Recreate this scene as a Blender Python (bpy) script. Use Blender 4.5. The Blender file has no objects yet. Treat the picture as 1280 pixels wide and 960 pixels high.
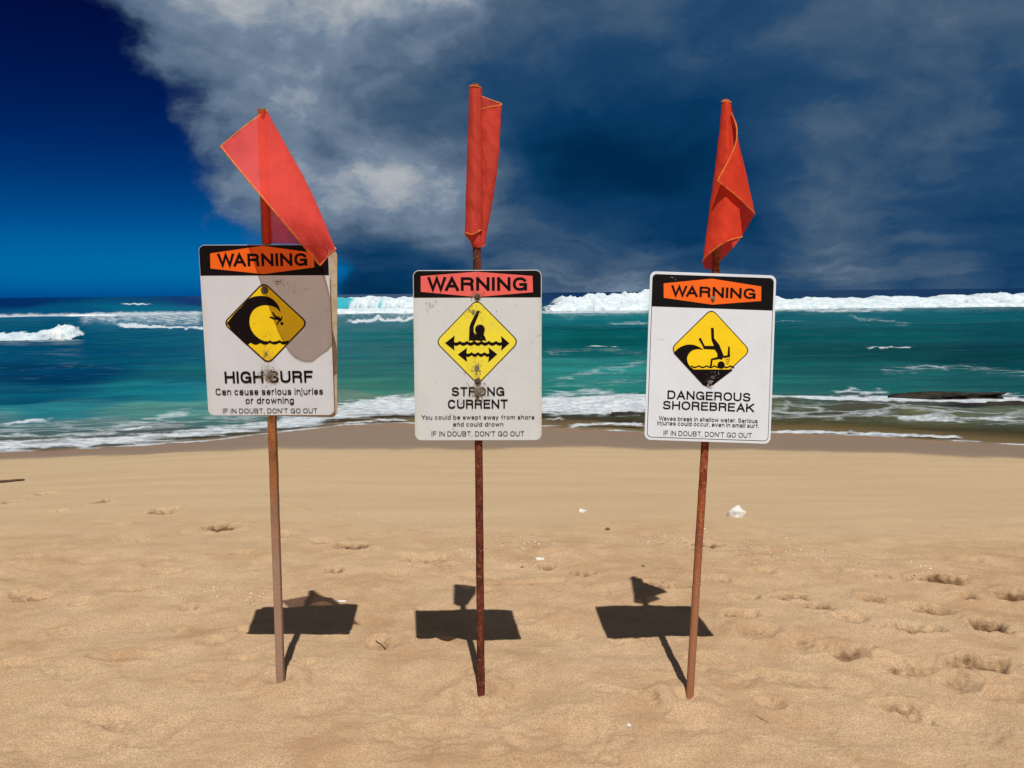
import bpy, bmesh, math, random
import numpy as np
from mathutils import Matrix, Vector
R = math.radians
random.seed(7); rng = np.random.default_rng(7)
sc = bpy.context.scene
col = sc.collection

# ------------------------------------------------------------------ camera
CAM_H = 1.48
F = 1000.0                                   # focal length in photo pixels (1280 wide)
CAM_M = (Matrix.Translation((0, 0, CAM_H)) @ Matrix.Rotation(R(90 - 6.504), 4, 'X')
         @ Matrix.Rotation(R(-0.54), 4, 'Z'))
cam_d = bpy.data.cameras.new('camera'); cam_d.sensor_width = 36; cam_d.lens = 36 * F / 1280
cam_d.clip_start = 0.05; cam_d.clip_end = 40000
cam = bpy.data.objects.new('camera', cam_d); col.objects.link(cam); cam.matrix_world = CAM_M
sc.camera = cam

# ------------------------------------------------------------------ exposure
sc.view_settings.view_transform = 'Standard'; sc.view_settings.look = 'None'
sc.view_settings.gamma = 1; sc.view_settings.use_curve_mapping = False
sc.view_settings.exposure = 0.0
sc.render.engine = 'CYCLES'
sc.cycles.use_denoising = True
sc.cycles.max_bounces = 8; sc.cycles.transparent_max_bounces = 12

# ------------------------------------------------------------------ sun
SUN_EL, SHADOW_AZ = 64.0, -9.0               # shadows fall away from the camera, a touch to the left
sun_d = bpy.data.lights.new('sun', 'SUN'); sun_d.energy = 4.85; sun_d.angle = R(0.5); sun_d.color = (1.0, 0.975, 0.93)
sun = bpy.data.objects.new('sun', sun_d); col.objects.link(sun)
_l = Vector((math.sin(R(SHADOW_AZ)) * math.cos(R(SUN_EL)), math.cos(R(SHADOW_AZ)) * math.cos(R(SUN_EL)), -math.sin(R(SUN_EL))))
sun.rotation_euler = _l.to_track_quat('-Z', 'Y').to_euler(); sun.location = (0, -3, 8)

def lin(r, g=None, b=None):
    if g is None: r, g, b = r
    f = lambda c: (c / 255) / 12.92 if c / 255 <= 0.04045 else ((c / 255 + 0.055) / 1.055) ** 2.4
    return (f(r), f(g), f(b))

CR = np.array(CAM_M.to_3x3()); CP = np.array((0, 0, CAM_H))
def ray(px, py):
    return CR @ np.array(((px - 640) / F, -(py - 480) / F, -1.0))
def at_Y(px, py, Y):
    d = ray(px, py); return CP + d * (Y / d[1])
def at_Z(px, py, z):
    d = ray(px, py); return CP + d * ((z - CAM_H) / d[2])
def project(P):
    q = (np.asarray(P) - CP) @ CR
    return 640 + F * q[..., 0] / -q[..., 2], 480 - F * q[..., 1] / -q[..., 2]

# ------------------------------------------------------------------ node helper
class NT:
    def __init__(s, tree): s.t = tree; s.n = tree.nodes; s.l = tree.links
    def node(s, kind, ins=None, **props):
        nd = s.n.new(kind)
        for k, v in props.items(): setattr(nd, k, v)
        for k, v in (ins or {}).items():
            if hasattr(v, 'is_linked'): s.l.new(v, nd.inputs[k])
            else:
                try: nd.inputs[k].default_value = v
                except Exception: nd.inputs[k].default_value = tuple(v) + (1,)
        return nd
    def math(s, op, a, b=0.0, c=0.0, clamp=False):
        nd = s.node('ShaderNodeMath', {0: a, 1: b, 2: c}, operation=op); nd.use_clamp = clamp; return nd.outputs[0]
    def vmath(s, op, a, b=(0, 0, 0)):
        nd = s.node('ShaderNodeVectorMath', {0: a, 1: b}, operation=op)
        return nd.outputs['Value'] if op in ('DOT_PRODUCT', 'LENGTH') else nd.outputs[0]
    def mix(s, f, a, b, blend='MIX'):
        nd = s.node('ShaderNodeMix', data_type='RGBA', blend_type=blend)
        for i, v in ((0, f), (6, a), (7, b)):
            if hasattr(v, 'is_linked'): s.l.new(v, nd.inputs[i])
            else: nd.inputs[i].default_value = v if i == 0 else (tuple(v) + (1,))[:4]
        return nd.outputs[2]
    def rng(s, v, a, b, c=0.0, d=1.0, smooth=True):
        nd = s.node('ShaderNodeMapRange', {0: v, 1: a, 2: b, 3: c, 4: d}); nd.interpolation_type = 'SMOOTHSTEP' if smooth else 'LINEAR'
        return nd.outputs[0]
    def noise(s, vec, scale, detail=4, rough=0.55, out=0, dist=0.0):
        nd = s.node('ShaderNodeTexNoise', {'Vector': vec, 'Scale': scale, 'Detail': detail, 'Roughness': rough, 'Distortion': dist})
        return nd.outputs[out]
    def ramp(s, f, stops, interp='LINEAR'):
        nd = s.node('ShaderNodeValToRGB', {0: f}); cr = nd.color_ramp; cr.interpolation = interp
        while len(cr.elements) < len(stops): cr.elements.new(0.5)
        for e, (p, c) in zip(cr.elements, stops): e.position = p; e.color = tuple(c) + (1,)
        return nd.outputs[0]

# ------------------------------------------------------------------ sky: clear deep-blue sky with a storm cloud bank
world = bpy.data.worlds.new('World'); sc.world = world; world.use_nodes = True
w = NT(world.node_tree); w.n.clear()
SKY_PTS = [  # picture direction, cloud cover, cloud brightness
 (40,40,0,.5),(40,160,0,.5),(50,300,0,.5),(130,120,.08,.5),(200,300,.0,.5),(240,220,.36,.6),(150,30,.40,.55),(215,110,.55,.62),
 (280,170,.75,.78),(330,40,1,.90),(500,30,1,.96),(640,30,1,.68),(760,40,1,.56),(970,40,1,.44),(900,110,1,.38),(1000,120,1,.40),(1150,120,1,.46),(420,90,1,.66),(230,50,.92,.76),(210,20,.85,.62),(600,70,1,.62),(630,215,1,.46),(900,330,1,.54),(1170,310,1,.50),(850,40,1,.45),(1100,60,1,.50),(1260,60,1,.46),(300,110,1,.84),
 (450,120,1,.50),(400,200,1,.98),(470,250,1,.84),(560,120,1,.52),(560,210,1,.86),(700,110,1,.36),(690,185,1,.10),(800,215,1,.03),(740,265,1,.10),
 (620,265,1,.74),(380,270,.85,.74),(340,330,.30,.5),(450,335,.72,.18),(550,310,1,.52),(650,330,1,.46),(760,320,1,.66),(840,275,1,.10),(960,150,1,.36),
 (1050,190,1,.64),(1180,200,1,.60),(1000,250,1,.52),(1120,250,1,.36),(1240,270,1,.36),(1080,310,1,.62),(980,345,1,.42),(1220,345,1,.38),
 (300,-150,1,.7),(640,-200,1,.6),(1000,-150,1,.45),(50,-200,.2,.5),(1500,100,1,.3),(1500,300,1,.3),(-250,100,0,.5),(-250,300,.1,.5)]
sd = np.array([ray(p[0], p[1]) for p in SKY_PTS]); sd /= np.linalg.norm(sd, axis=1)[:, None]
KAP = 130.0
A = np.exp(KAP * (sd @ sd.T - 1)) + np.eye(len(sd)) * 0.12
BASE_C, BASE_B = 0.75, 0.5
wc = np.linalg.solve(A, np.array([p[2] for p in SKY_PTS]) - BASE_C)
wb = np.linalg.solve(A, np.array([p[3] for p in SKY_PTS]) - BASE_B)
gen = w.node('ShaderNodeTexCoord').outputs['Generated']
dirn = w.vmath('NORMALIZE', gen)
strch = w.vmath('MULTIPLY', dirn, (1.0, 1.0, 1.5))
warp = w.vmath('SUBTRACT', w.noise(strch, 5.0, 5, 0.6, out=1), (0.5, 0.5, 0.5))
wv = w.vmath('MULTIPLY', warp, (0.16, 0.16, 0.10))
wdir = w.vmath('NORMALIZE', w.vmath('ADD', dirn, wv))
csum, bsum = BASE_C, BASE_B
for d, a, b in zip(sd, wc, wb):
    e = w.math('EXPONENT', w.math('MULTIPLY_ADD', w.vmath('DOT_PRODUCT', wdir, tuple(d)), KAP, -KAP))
    csum = w.math('MULTIPLY_ADD', e, float(a), csum); bsum = w.math('MULTIPLY_ADD', e, float(b), bsum)
n1 = w.noise(w.vmath('ADD', strch, wv), 8.5, 9, 0.55)
sz_ = w.math('ADD', w.math('MAXIMUM', w.node('ShaderNodeSeparateXYZ', {0: wdir}).outputs[2], 0.0), 0.16)
n2 = w.noise(w.vmath('DIVIDE', wdir, w.node('ShaderNodeCombineXYZ', {0: sz_, 1: sz_, 2: 1.0}).outputs[0]), 1.5, 8, 0.56)
cov = w.rng(w.math('ADD', csum, w.math('MULTIPLY_ADD', n1, 1.1, -0.55)), 0.34, 0.68)
bri = w.math('ADD', bsum, w.math('ADD', w.math('MULTIPLY', w.math('SUBTRACT', n1, 0.5), w.math('MULTIPLY_ADD', bsum, 0.95, 0.12)), w.math('MULTIPLY_ADD', n2, 0.62, -0.31)))
K = 10.0
def kl(*c): return tuple(K * v for v in lin(*c))
cloud = w.ramp(bri, [(0.0, lin(0, 40, 74)), (0.22, lin(8, 55, 95)), (0.44, lin(36, 72, 108)), (0.62, lin(72, 95, 120)), (0.82, lin(112, 130, 152)), (1.0, lin(172, 178, 184))])
cloudK = w.mix(1.0, cloud, (K, K, K), 'MULTIPLY')
sky = w.node('ShaderNodeTexSky'); sky.sky_type = 'NISHITA'; sky.sun_disc = False
sky.sun_elevation = R(SUN_EL); sky.sun_rotation = R(180 + SHADOW_AZ); sky.air_density = 1.0; sky.dust_density = 0.3; sky.ozone_density = 3.0
lum = w.node('ShaderNodeSeparateColor', {0: sky.outputs[0]}).outputs[1]
rel = w.math('MINIMUM', w.math('MULTIPLY', lum, 1 / 6.5), 1.12)
tint = w.node('ShaderNodeCombineColor', {0: 0.0, 1: w.math('MULTIPLY', w.math('POWER', rel, 3.6), 1.05), 2: w.math('MULTIPLY', w.math('POWER', rel, 2.1), 3.2)}).outputs[0]   # polarised deep blue
rear = w.rng(w.vmath('DOT_PRODUCT', dirn, (0, 0.97, 0.24)), 0.66, 0.25)
fill_cloud = w.ramp(w.noise(strch, 3.0, 6, 0.6), [(0.36, (0.8, 1.0, 1.35)), (0.62, (2.1, 1.85, 1.55))])   # unseen broken cloud overhead and behind, added to warm the fill light
final = w.mix(rear, w.mix(cov, tint, cloudK), fill_cloud)
bg = w.node('ShaderNodeBackground', {'Color': final, 'Strength': 0.1})
wo = w.node('ShaderNodeOutputWorld'); w.l.new(bg.outputs[0], wo.inputs[0])
world.cycles.sampling_method = 'MANUAL'; world.cycles.sample_map_resolution = 512

# ------------------------------------------------------------------ mesh helpers
def new_obj(name, me, mat=None, parent=None, loc=None):
    o = bpy.data.objects.new(name, me); col.objects.link(o)
    if mat is not None: me.materials.append(mat)
    if parent is not None: o.parent = parent
    if loc is not None: o.location = loc
    return o
def tag(o, label=None, cat=None, group=None, kind=None):
    for k, v in (('label', label), ('category', cat), ('group', group), ('kind', kind)):
        if v: o[k] = v
    return o
def empty(name, loc):
    o = bpy.data.objects.new(name, None); col.objects.link(o); o.location = loc; o.empty_display_size = 0.1; return o
def mesh_from(name, verts, faces, smooth=True):
    me = bpy.data.meshes.new(name); me.from_pydata([tuple(map(float, v)) for v in verts], [], faces); me.update()
    if smooth: me.polygons.foreach_set('use_smooth', [True] * len(me.polygons))
    return me
def grid_mesh(name, P, closed=False):
    n, m = P.shape[:2]
    me = bpy.data.meshes.new(name)
    idx = np.arange(n * m).reshape(n, m)
    q = np.stack([idx[:-1, :-1], idx[:-1, 1:], idx[1:, 1:], idx[1:, :-1]], -1).reshape(-1, 4)
    me.vertices.add(n * m); me.vertices.foreach_set('co', P.reshape(-1).astype(np.float32))
    me.loops.add(q.size); me.loops.foreach_set('vertex_index', q.reshape(-1).astype(np.int32))
    me.polygons.add(len(q)); me.polygons.foreach_set('loop_start', (np.arange(len(q)) * 4).astype(np.int32))
    me.polygons.foreach_set('use_smooth', np.ones(len(q), bool))
    me.update(calc_edges=True); me.validate(); return me
def attr(me, name, vals):
    a = me.attributes.new(name, 'FLOAT', 'POINT'); a.data.foreach_set('value', np.asarray(vals, np.float32).reshape(-1))
def attr_col(me, name, vals):
    a = me.attributes.new(name, 'FLOAT_COLOR', 'POINT')
    v = np.asarray(vals, np.float32).reshape(-1, 3); a.data.foreach_set('color', np.concatenate([v, np.ones((len(v), 1), np.float32)], 1).reshape(-1))

_perm = rng.permutation(4096)
_ga = rng.uniform(0, 2 * np.pi, 4096)
def gnoise(x, y):
    x = np.asarray(x, float); y = np.asarray(y, float)
    xi = np.floor(x).astype(np.int64); yi = np.floor(y).astype(np.int64); xf = x - xi; yf = y - yi
    def g(i, j, dx, dy):
        a = _ga[_perm[(i + _perm[j & 4095]) & 4095]]; return np.cos(a) * dx + np.sin(a) * dy
    u = xf ** 3 * (xf * (xf * 6 - 15) + 10); v = yf ** 3 * (yf * (yf * 6 - 15) + 10)
    a = g(xi, yi, xf, yf); b = g(xi + 1, yi, xf - 1, yf); c = g(xi, yi + 1, xf, yf - 1); d = g(xi + 1, yi + 1, xf - 1, yf - 1)
    return 1.4 * ((a * (1 - u) + b * u) * (1 - v) + (c * (1 - u) + d * u) * v)
def fbm(x, y, o=4, g=0.5):
    t = 0; a = 1
    for k in range(o): t = t + a * gnoise(x * 2 ** k + 17.3 * k, y * 2 ** k - 9.1 * k); a *= g
    return t
def sstep(a, b, v):
    t = np.clip((v - a) / (b - a), 0, 1); return t * t * (3 - 2 * t)

def mat(name):
    m = bpy.data.materials.new(name); m.use_nodes = True; t = NT(m.node_tree); t.n.clear()
    out = t.node('ShaderNodeOutputMaterial'); return m, t, out
def pbsdf(t, out, **ins):
    b = t.node('ShaderNodeBsdfPrincipled', {k.replace('_', ' '): v for k, v in ins.items()}); t.l.new(b.outputs[0], out.inputs[0]); return b
def obj_co(t): return t.node('ShaderNodeTexCoord').outputs['Object']

# ------------------------------------------------------------------ beach profile
SEA = -0.9
EDGE_PX = [(-400,583),(0,566),(120,561),(250,553),(340,542),(430,532),(505,529),(580,534),(690,534),(800,541),(960,541),(1100,546),(1280,557),(1700,575)]
_e = np.array([at_Z(x, y, SEA) for x, y in EDGE_PX])
def edge_y(x): return np.interp(x, _e[:, 0], _e[:, 1])
YREF = 13.0
def beach_z(x, y):
    q = y * YREF / edge_y(x)
    z = np.interp(q, [-200, 3.2, 4.2, 5.6, 8, 10.5, YREF, 16, 22, 60, 400], [0.35, 0, -0.03, -0.13, -0.37, -0.64, SEA, -1.12, -1.5, -4, -9])
    return z
def ground(px, py):
    d = ray(px, py); s = 1.0
    lo, hi = 0.5, 60.0
    for _ in range(50):
        m = (lo + hi) / 2; p = CP + d * m
        if p[2] > beach_z(p[0], p[1]): lo = m
        else: hi = m
    return CP + d * lo

# ------------------------------------------------------------------ sand
def sand_axis():
    near = 1.35 * (16.5 / 1.35) ** np.linspace(0, 1, 860)
    return np.concatenate([[-60, -20, -6, -2, 0, 0.7, 1.1], near, [18, 20, 24, 30, 40, 80, 200]])
def sand_s():
    c = np.linspace(-0.86, 0.86, 1000)
    o = np.array([0.9, 0.97, 1.1, 1.4, 2, 4, 10, 30])
    return np.concatenate([-o[::-1], c, o])
sy = sand_axis(); ss = sand_s()
SY, SS = np.meshgrid(sy, ss, indexing='ij'); SX = SS * (1.0 + np.maximum(SY, 0))
SZ = beach_z(SX, SY)
trod = 1 - sstep(4.2, 6.0, SY + 0.5 * gnoise(SX * 0.6, SY * 0.6))
core = (np.abs(SS) < 0.9) & (SY > 0.9) & (SY < 17)
SZ = SZ + np.where(core, trod * (0.011 * np.minimum(fbm(SX * 3.4 + 5, SY * 4.2 + 2, 2, 0.5), 0.35) + 0.017 * fbm(SX * 1.6, SY * 2.2, 3, 0.5) + 0.0030 * fbm(SX * 9, SY * 11, 3, 0.6) + 0.0016 * fbm(SX * 38, SY * 38, 2, 0.6)
                                 ) + (1 - trod) * 0.004 * fbm(SX * 1.2, SY * 3.5, 3), 0)
PRINTS = [  # photo px x, y, length m, width m, depth m, turn deg
 (58,617,.22,.10,.030,10),(128,627,.22,.10,.035,5),(205,639,.20,.11,.045,0),(277,659,.26,.12,.040,-12),(357,668,.20,.11,.034,0),(408,677,.18,.10,.030,0),(440,685,.2,.1,.045,8),
 (533,697,.26,.12,.032,12),(672,728,.30,.10,.022,5),(732,718,.17,.10,.045,0),(682,707,.12,.06,.03,0),(648,706,.14,.05,.025,0),(880,679,.24,.10,.032,0),(835,733,.28,.08,.028,-15),
 (930,746,.22,.09,.035,-18),(925,770,.16,.08,.028,0),(945,790,.2,.1,.022,-10),(1024,760,.16,.08,.045,-20),(1065,775,.2,.09,.025,-25),(1135,785,.36,.11,.05,-14),(1178,726,.22,.1,.045,-15),
 (1240,782,.2,.10,.05,-10),(1230,832,.24,.1,.05,-18),(1265,745,.22,.1,.04,-12),(1147,893,.12,.07,.04,-20),(1130,833,.34,.14,.025,-15),(1040,715,.2,.08,.02,0),(955,712,.2,.08,.02,0),
 (35,697,.2,.1,.025,0),(112,700,.24,.1,.016,0),(190,703,.18,.09,.016,0),(40,745,.3,.1,.022,0),(105,752,.2,.09,.02,0),(170,735,.2,.08,.02,0),(240,757,.12,.08,.028,-40),(225,785,.08,.05,.025,-50),
 (160,823,.3,.07,.018,12),(145,900,.2,.09,.02,-8),(205,915,.22,.1,.02,40),(25,830,.2,.1,.02,0),(90,842,.2,.1,.018,0),(480,802,.16,.09,.028,-30),(305,785,.1,.06,.02,-30),(310,821,.14,.07,.02,10),
 (770,866,.2,.05,.018,-22),(805,873,.12,.05,.022,-25),(905,835,.3,.16,.016,-10),(980,850,.3,.12,.02,-20),(1000,915,.35,.16,.016,-30),(870,905,.25,.12,.014,0),(700,930,.4,.2,.016,10),(520,920,.4,.2,.014,0),
 (420,880,.3,.16,.014,10),(60,930,.4,.2,.016,0),(600,722,.22,.1,.018,0),(500,715,.2,.08,.016,0),(655,770,.2,.1,.016,0),(1010,805,.3,.14,.02,-15),(1100,720,.25,.1,.03,-10),(1210,700,.25,.09,.028,-10),
 (1075,860,.3,.12,.018,-30),(1200,900,.35,.16,.018,-30),(240,665,.2,.08,.014,0),(330,700,.24,.1,.014,0),(160,670,.2,.1,.012,0),(690,690,.2,.07,.02,0),(750,740,.2,.08,.015,0),(70,640,.16,.08,.028,0),(15,628,.2,.09,.026,0),(150,655,.12,.07,.02,5),(300,690,.14,.07,.022,0),(210,715,.14,.07,.022,0),(470,668,.14,.07,.022,10),(560,705,.13,.07,.026,0),(610,740,.14,.07,.024,0),(505,760,.13,.06,.022,-10),(420,715,.13,.07,.024,0),(350,735,.14,.07,.02,0),(75,790,.15,.07,.024,10),(270,800,.14,.07,.022,20),(385,830,.12,.06,.02,-15),(560,800,.12,.06,.02,0),(700,790,.14,.07,.022,0),(780,800,.12,.06,.018,10),(905,725,.16,.08,.03,-15),(985,745,.15,.08,.032,-20),(1090,750,.16,.08,.03,-15),(1165,760,.2,.09,.034,-15),(1205,745,.14,.07,.03,-10),(1060,815,.2,.09,.028,-25),(1190,850,.22,.1,.028,-25),(1120,880,.18,.08,.024,-20),(1260,870,.2,.09,.03,-20),(960,880,.15,.07,.02,-25),(250,850,.13,.06,.02,0),(100,880,.16,.07,.02,20),(620,900,.14,.06,.014,0),(400,745,.3,.1,.012,0)]
DAMP_SHADE = np.zeros_like(SZ)  # moist turned-up sand plus painted self-shadow inside the prints
for (px, py, L, W, D, ang) in PRINTS:
    c = ground(px, py); a = R(ang); L *= .84; W *= .86 * (1 + .16 * max(0, c[1] - 3.2)); D *= 1 + .10 * max(0, c[1] - 3.2); L *= rng.uniform(.65, 1.25); W *= rng.uniform(.75, 1.3); D *= rng.uniform(.6, 1.05); a += R(rng.uniform(-22, 22))
    near = np.abs(SY - c[1]) < 1.1; rows = np.where(near.any(1))[0]; r0, r1 = rows[0], rows[-1] + 1
    X = SX[r0:r1] - c[0]; Y = SY[r0:r1] - c[1]
    u = (X * math.cos(a) + Y * math.sin(a)) / (L / 2); v = (-X * math.sin(a) + Y * math.cos(a)) / (W / 2 * 1.25)
    wob = 0.46 * fbm(X * 9 + px, Y * 9 + py, 3, 0.6)
    r = np.sqrt(u * u + v * v) + wob
    DAMP_SHADE[r0:r1] = np.maximum(DAMP_SHADE[r0:r1], np.clip((D - .010) / 0.030, 0.05, 0.85) * np.exp(-np.clip(r * 0.95 + 0.22 * fbm(X * 30, Y * 30 + px, 2), 0, 9) ** 2.4))
    SZ[r0:r1] += -(1.3 if D > .022 else 0.9) * min(D, .045) * np.exp(-np.clip(r, 0, 9) ** 3.2) * (1 + 0.35 * fbm(X * 22 + py, Y * 22, 2)) + 0.30 * D * np.exp(-((r - 1.35) / 0.35) ** 2)
# little scarp lines left by the last tide
for pts, h in (([(230,832),(290,822),(350,808),(400,800)], .010), ([(330,618),(390,640),(450,652),(560,672),(640,672)], .012), ([(780,870),(830,868),(870,882)], .012),
               ([(960,635),(1080,640),(1280,652)], .005), ([(60,606),(330,618)], .005), ([(880,650),(980,668),(1100,700),(1280,720)], .012)):
    g = np.array([ground(*p) for p in pts])
    yy = np.interp(SX, g[:, 0], g[:, 1]) + 0.03 * fbm(SX * 5, SY * 0 + 3.1, 3)
    ins = sstep(g[0, 0] - .1, g[0, 0] + .1, SX) * (1 - sstep(g[-1, 0] - .1, g[-1, 0] + .1, SX))
    SZ += np.where(core, ins * h * (sstep(-0.02, 0.02, yy - SY) * np.exp(-np.clip(yy - SY, 0, 9) / 0.25)), 0)
POLE_PX = [(350, 853), (601, 864), (858, 874)]
POLE_BASE = [ground(*p) for p in POLE_PX]
for b in POLE_BASE:   # sand heaped a little round the foot of each pole
    d = np.hypot(SX - b[0], (SY - b[1])); dd = d * (1 + 0.35 * np.where(d < .6, fbm(SX * 14, SY * 14, 3), 0)); SZ += 0.020 * np.exp(-((dd - 0.075) / 0.045) ** 2) - 0.016 * np.exp(-(dd / 0.035) ** 2)
me = grid_mesh('sand', np.stack([SX, SY, SZ], -1))
_wq = SY * YREF / edge_y(SX)
WETPX = [(-300,592),(0,574),(130,568),(250,564),(340,560),(430,560),(510,561),(640,560),(800,560),(960,562),(1100,566),(1280,572),(1700,590)]
_w = np.array([ground(*p) for p in WETPX])
wl = np.interp(SX, _w[:, 0], _w[:, 1])
_wd = SY - wl + 0.30 * fbm(SX * 0.7, SY * 0.5, 4)
attr(me, 'wet', 0.68 * sstep(-0.28, 0.18, _wd) + 0.32 * sstep(-0.9, 0.8, _wd))
attr(me, 'trod', trod); attr(me, 'damp_shade', DAMP_SHADE)
attr(me, 'swash', sstep(-1.2, 0.2, SY - edge_y(SX)))
m, t, out = mat('beach sand')
co = obj_co(t)
wet = t.node('ShaderNodeAttribute', attribute_name='wet').outputs['Fac']
swash = t.node('ShaderNodeAttribute', attribute_name='swash').outputs['Fac']
trd = t.node('ShaderNodeAttribute', attribute_name='trod').outputs['Fac']
big = t.noise(co, 0.9, 4, 0.6); mid = t.noise(co, 5.5, 5, 0.65); fine = t.noise(co, 190, 3, 0.8); grain = t.noise(co, 620, 2, 0.7)
c = t.mix(t.rng(mid, 0.32, 0.70), (0.515, 0.350, 0.205), (0.395, 0.246, 0.132))
c = t.mix(t.rng(big, 0.35, 0.68, 0, 0.55), c, (0.560, 0.405, 0.255))
c = t.mix(t.rng(t.noise(t.vmath('MULTIPLY', co, (1.0, 1.5, 1)), 2.6, 4, 0.6), 0.53, 0.68, 0, 0.42), c, (0.330, 0.178, 0.078))
c = t.mix(t.math('MULTIPLY', t.rng(fine, 0.42, 0.60), 0.75), c, (0.265, 0.155, 0.078))
c = t.mix(t.rng(grain, 0.64, 0.74, 0, 0.6), c, (0.80, 0.72, 0.58))
vor = t.node('ShaderNodeTexVoronoi', {'Vector': co, 'Scale': 150.0})
c = t.mix(t.rng(vor.outputs['Distance'], 0.10, 0.06, 0, 0.7), c, t.mix(t.rng(t.noise(co, 37, 1), 0.5, 0.52), (0.12, 0.08, 0.05), (0.85, 0.8, 0.7)))
smoothc = t.mix(t.rng(t.noise(t.vmath('MULTIPLY', co, (0.35, 2.2, 1)), 1.6, 4, 0.6), 0.35, 0.65), (0.462, 0.335, 0.202), (0.430, 0.306, 0.178))
smoothc = t.mix(t.math('MULTIPLY', t.rng(fine, 0.38, 0.64), 0.30), smoothc, (0.30, 0.20, 0.105))
c = t.mix(trd, smoothc, c)
dmp_shade = t.node('ShaderNodeAttribute', attribute_name='damp_shade').outputs['Fac']
dn = t.math('ADD', dmp_shade, t.math('MULTIPLY_ADD', t.noise(co, 28, 5, 0.7), 0.9, -0.45))
c = t.mix(t.math('MULTIPLY', t.rng(dn, 0.18, 0.70), t.rng(dmp_shade, 0.05, 0.3)), c, (0.105, 0.047, 0.019))  # dark print cores: moist sand colour with the hollows' shade painted in
wetc = t.mix(swash, (0.215, 0.150, 0.098), (0.250, 0.142, 0.074))
wetc = t.mix(t.rng(t.noise(t.vmath('MULTIPLY', co, (0.3, 1.6, 1)), 1.7, 4, 0.6), 0.35, 0.7, 0, 0.35), wetc, (0.185, 0.132, 0.092))
c = t.mix(wet, c, wetc)
rough = t.rng(wet, 0, 1, 0.95, 0.55)
b = pbsdf(t, out, Base_Color=c, Roughness=rough); b.inputs['Specular IOR Level'].default_value = 0.25
bh = t.math('ADD', t.math('MULTIPLY', fine, 0.0022), t.math('MULTIPLY', t.noise(co, 70, 4, 0.6), 0.004))
bmp = t.node('ShaderNodeBump', {'Height': t.math('MULTIPLY', bh, t.rng(wet, 0, 1, 1, 0.1)), 'Distance': 1.0, 'Strength': 0.9})
t.l.new(bmp.outputs[0], b.inputs['Normal'])
tag(new_obj('sand', me, m), kind='structure')
_sx_flat = None
def sand_at(x, y):
    r = np.clip(np.searchsorted(sy, y), 1, len(sy) - 1); f = (y - sy[r - 1]) / (sy[r] - sy[r - 1])
    zs = []
    for k in (r - 1, r): zs.append(np.interp(x, SX[k], SZ[k]))
    return zs[0] * (1 - f) + zs[1] * f

# ------------------------------------------------------------------ sea
rr = np.linspace(0, 1, 620) ** 1.0
cs = np.concatenate([-np.array([40, 12, 5, 2.5, 1.6, 1.2])[:], np.linspace(-1.05, 1.05, 760), np.array([1.2, 1.6, 2.5, 5, 12, 40])])
E0 = 11.2
yb = 1.0 / (1 / E0 + (1 / 9000.0 - 1 / E0) * rr)
WY, WS = np.meshgrid(yb, cs, indexing='ij')
WX = WS * (3.0 + WY)
WY = WY + (edge_y(WX) - E0 - 0.35) * np.exp(-(WY - E0) / 6.0)
def waves(x, y):
    fade = np.clip(1 - y / 260, 0, 1)
    near = sstep(0.2, 5, y - edge_y(x))
    z = 0.75 * np.exp(-((y - 43 - 3.0 * gnoise(x * .03, 0 * x + 5)) / np.where(y < 43, 4.2, 8)) ** 2) * (0.75 + 0.35 * gnoise(x * .02, 0 * x + 9)) * sstep(-30, 2, x)
    z = z + 0.40 * np.exp(-((y - 29 - 2.0 * gnoise(x * .05, 0 * x + 1)) / 3.5) ** 2) * (0.6 + 0.5 * gnoise(x * .04, 0 * x + 19))
    z = z + 0.9 * np.exp(-((y - 74 - 4 * gnoise(x * .02, 0 * x + 3)) / 7) ** 2) * (0.5 + 0.5 * gnoise(x * .015, 0 * x + 29))
    z = z + near * (0.055 * gnoise(x * .35, y * .8) + 0.03 * gnoise(x * .9 + 3, y * 1.9) + 0.10 * gnoise(x * .12 + 8, y * .3)) * fade
    sb = np.exp(-((y - edge_y(x) - 3.6 - 0.6 * gnoise(x * .4, 0 * x + 2)) / 0.8) ** 2)
    z = z + 0.17 * sb * (0.65 + 0.6 * gnoise(x * .5, 0 * x + 12)) * sstep(-6.5, -1.5, x)
    return z * np.where(y > 150, np.clip(1 - (y - 150) / 100, 0, 1), 1)
WZ = SEA + waves(WX, WY)
sandz = beach_z(WX, WY)
dep = WZ - sandz
PX, PY = project(np.stack([WX, WY, np.full_like(WX, SEA)], -1))
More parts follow.
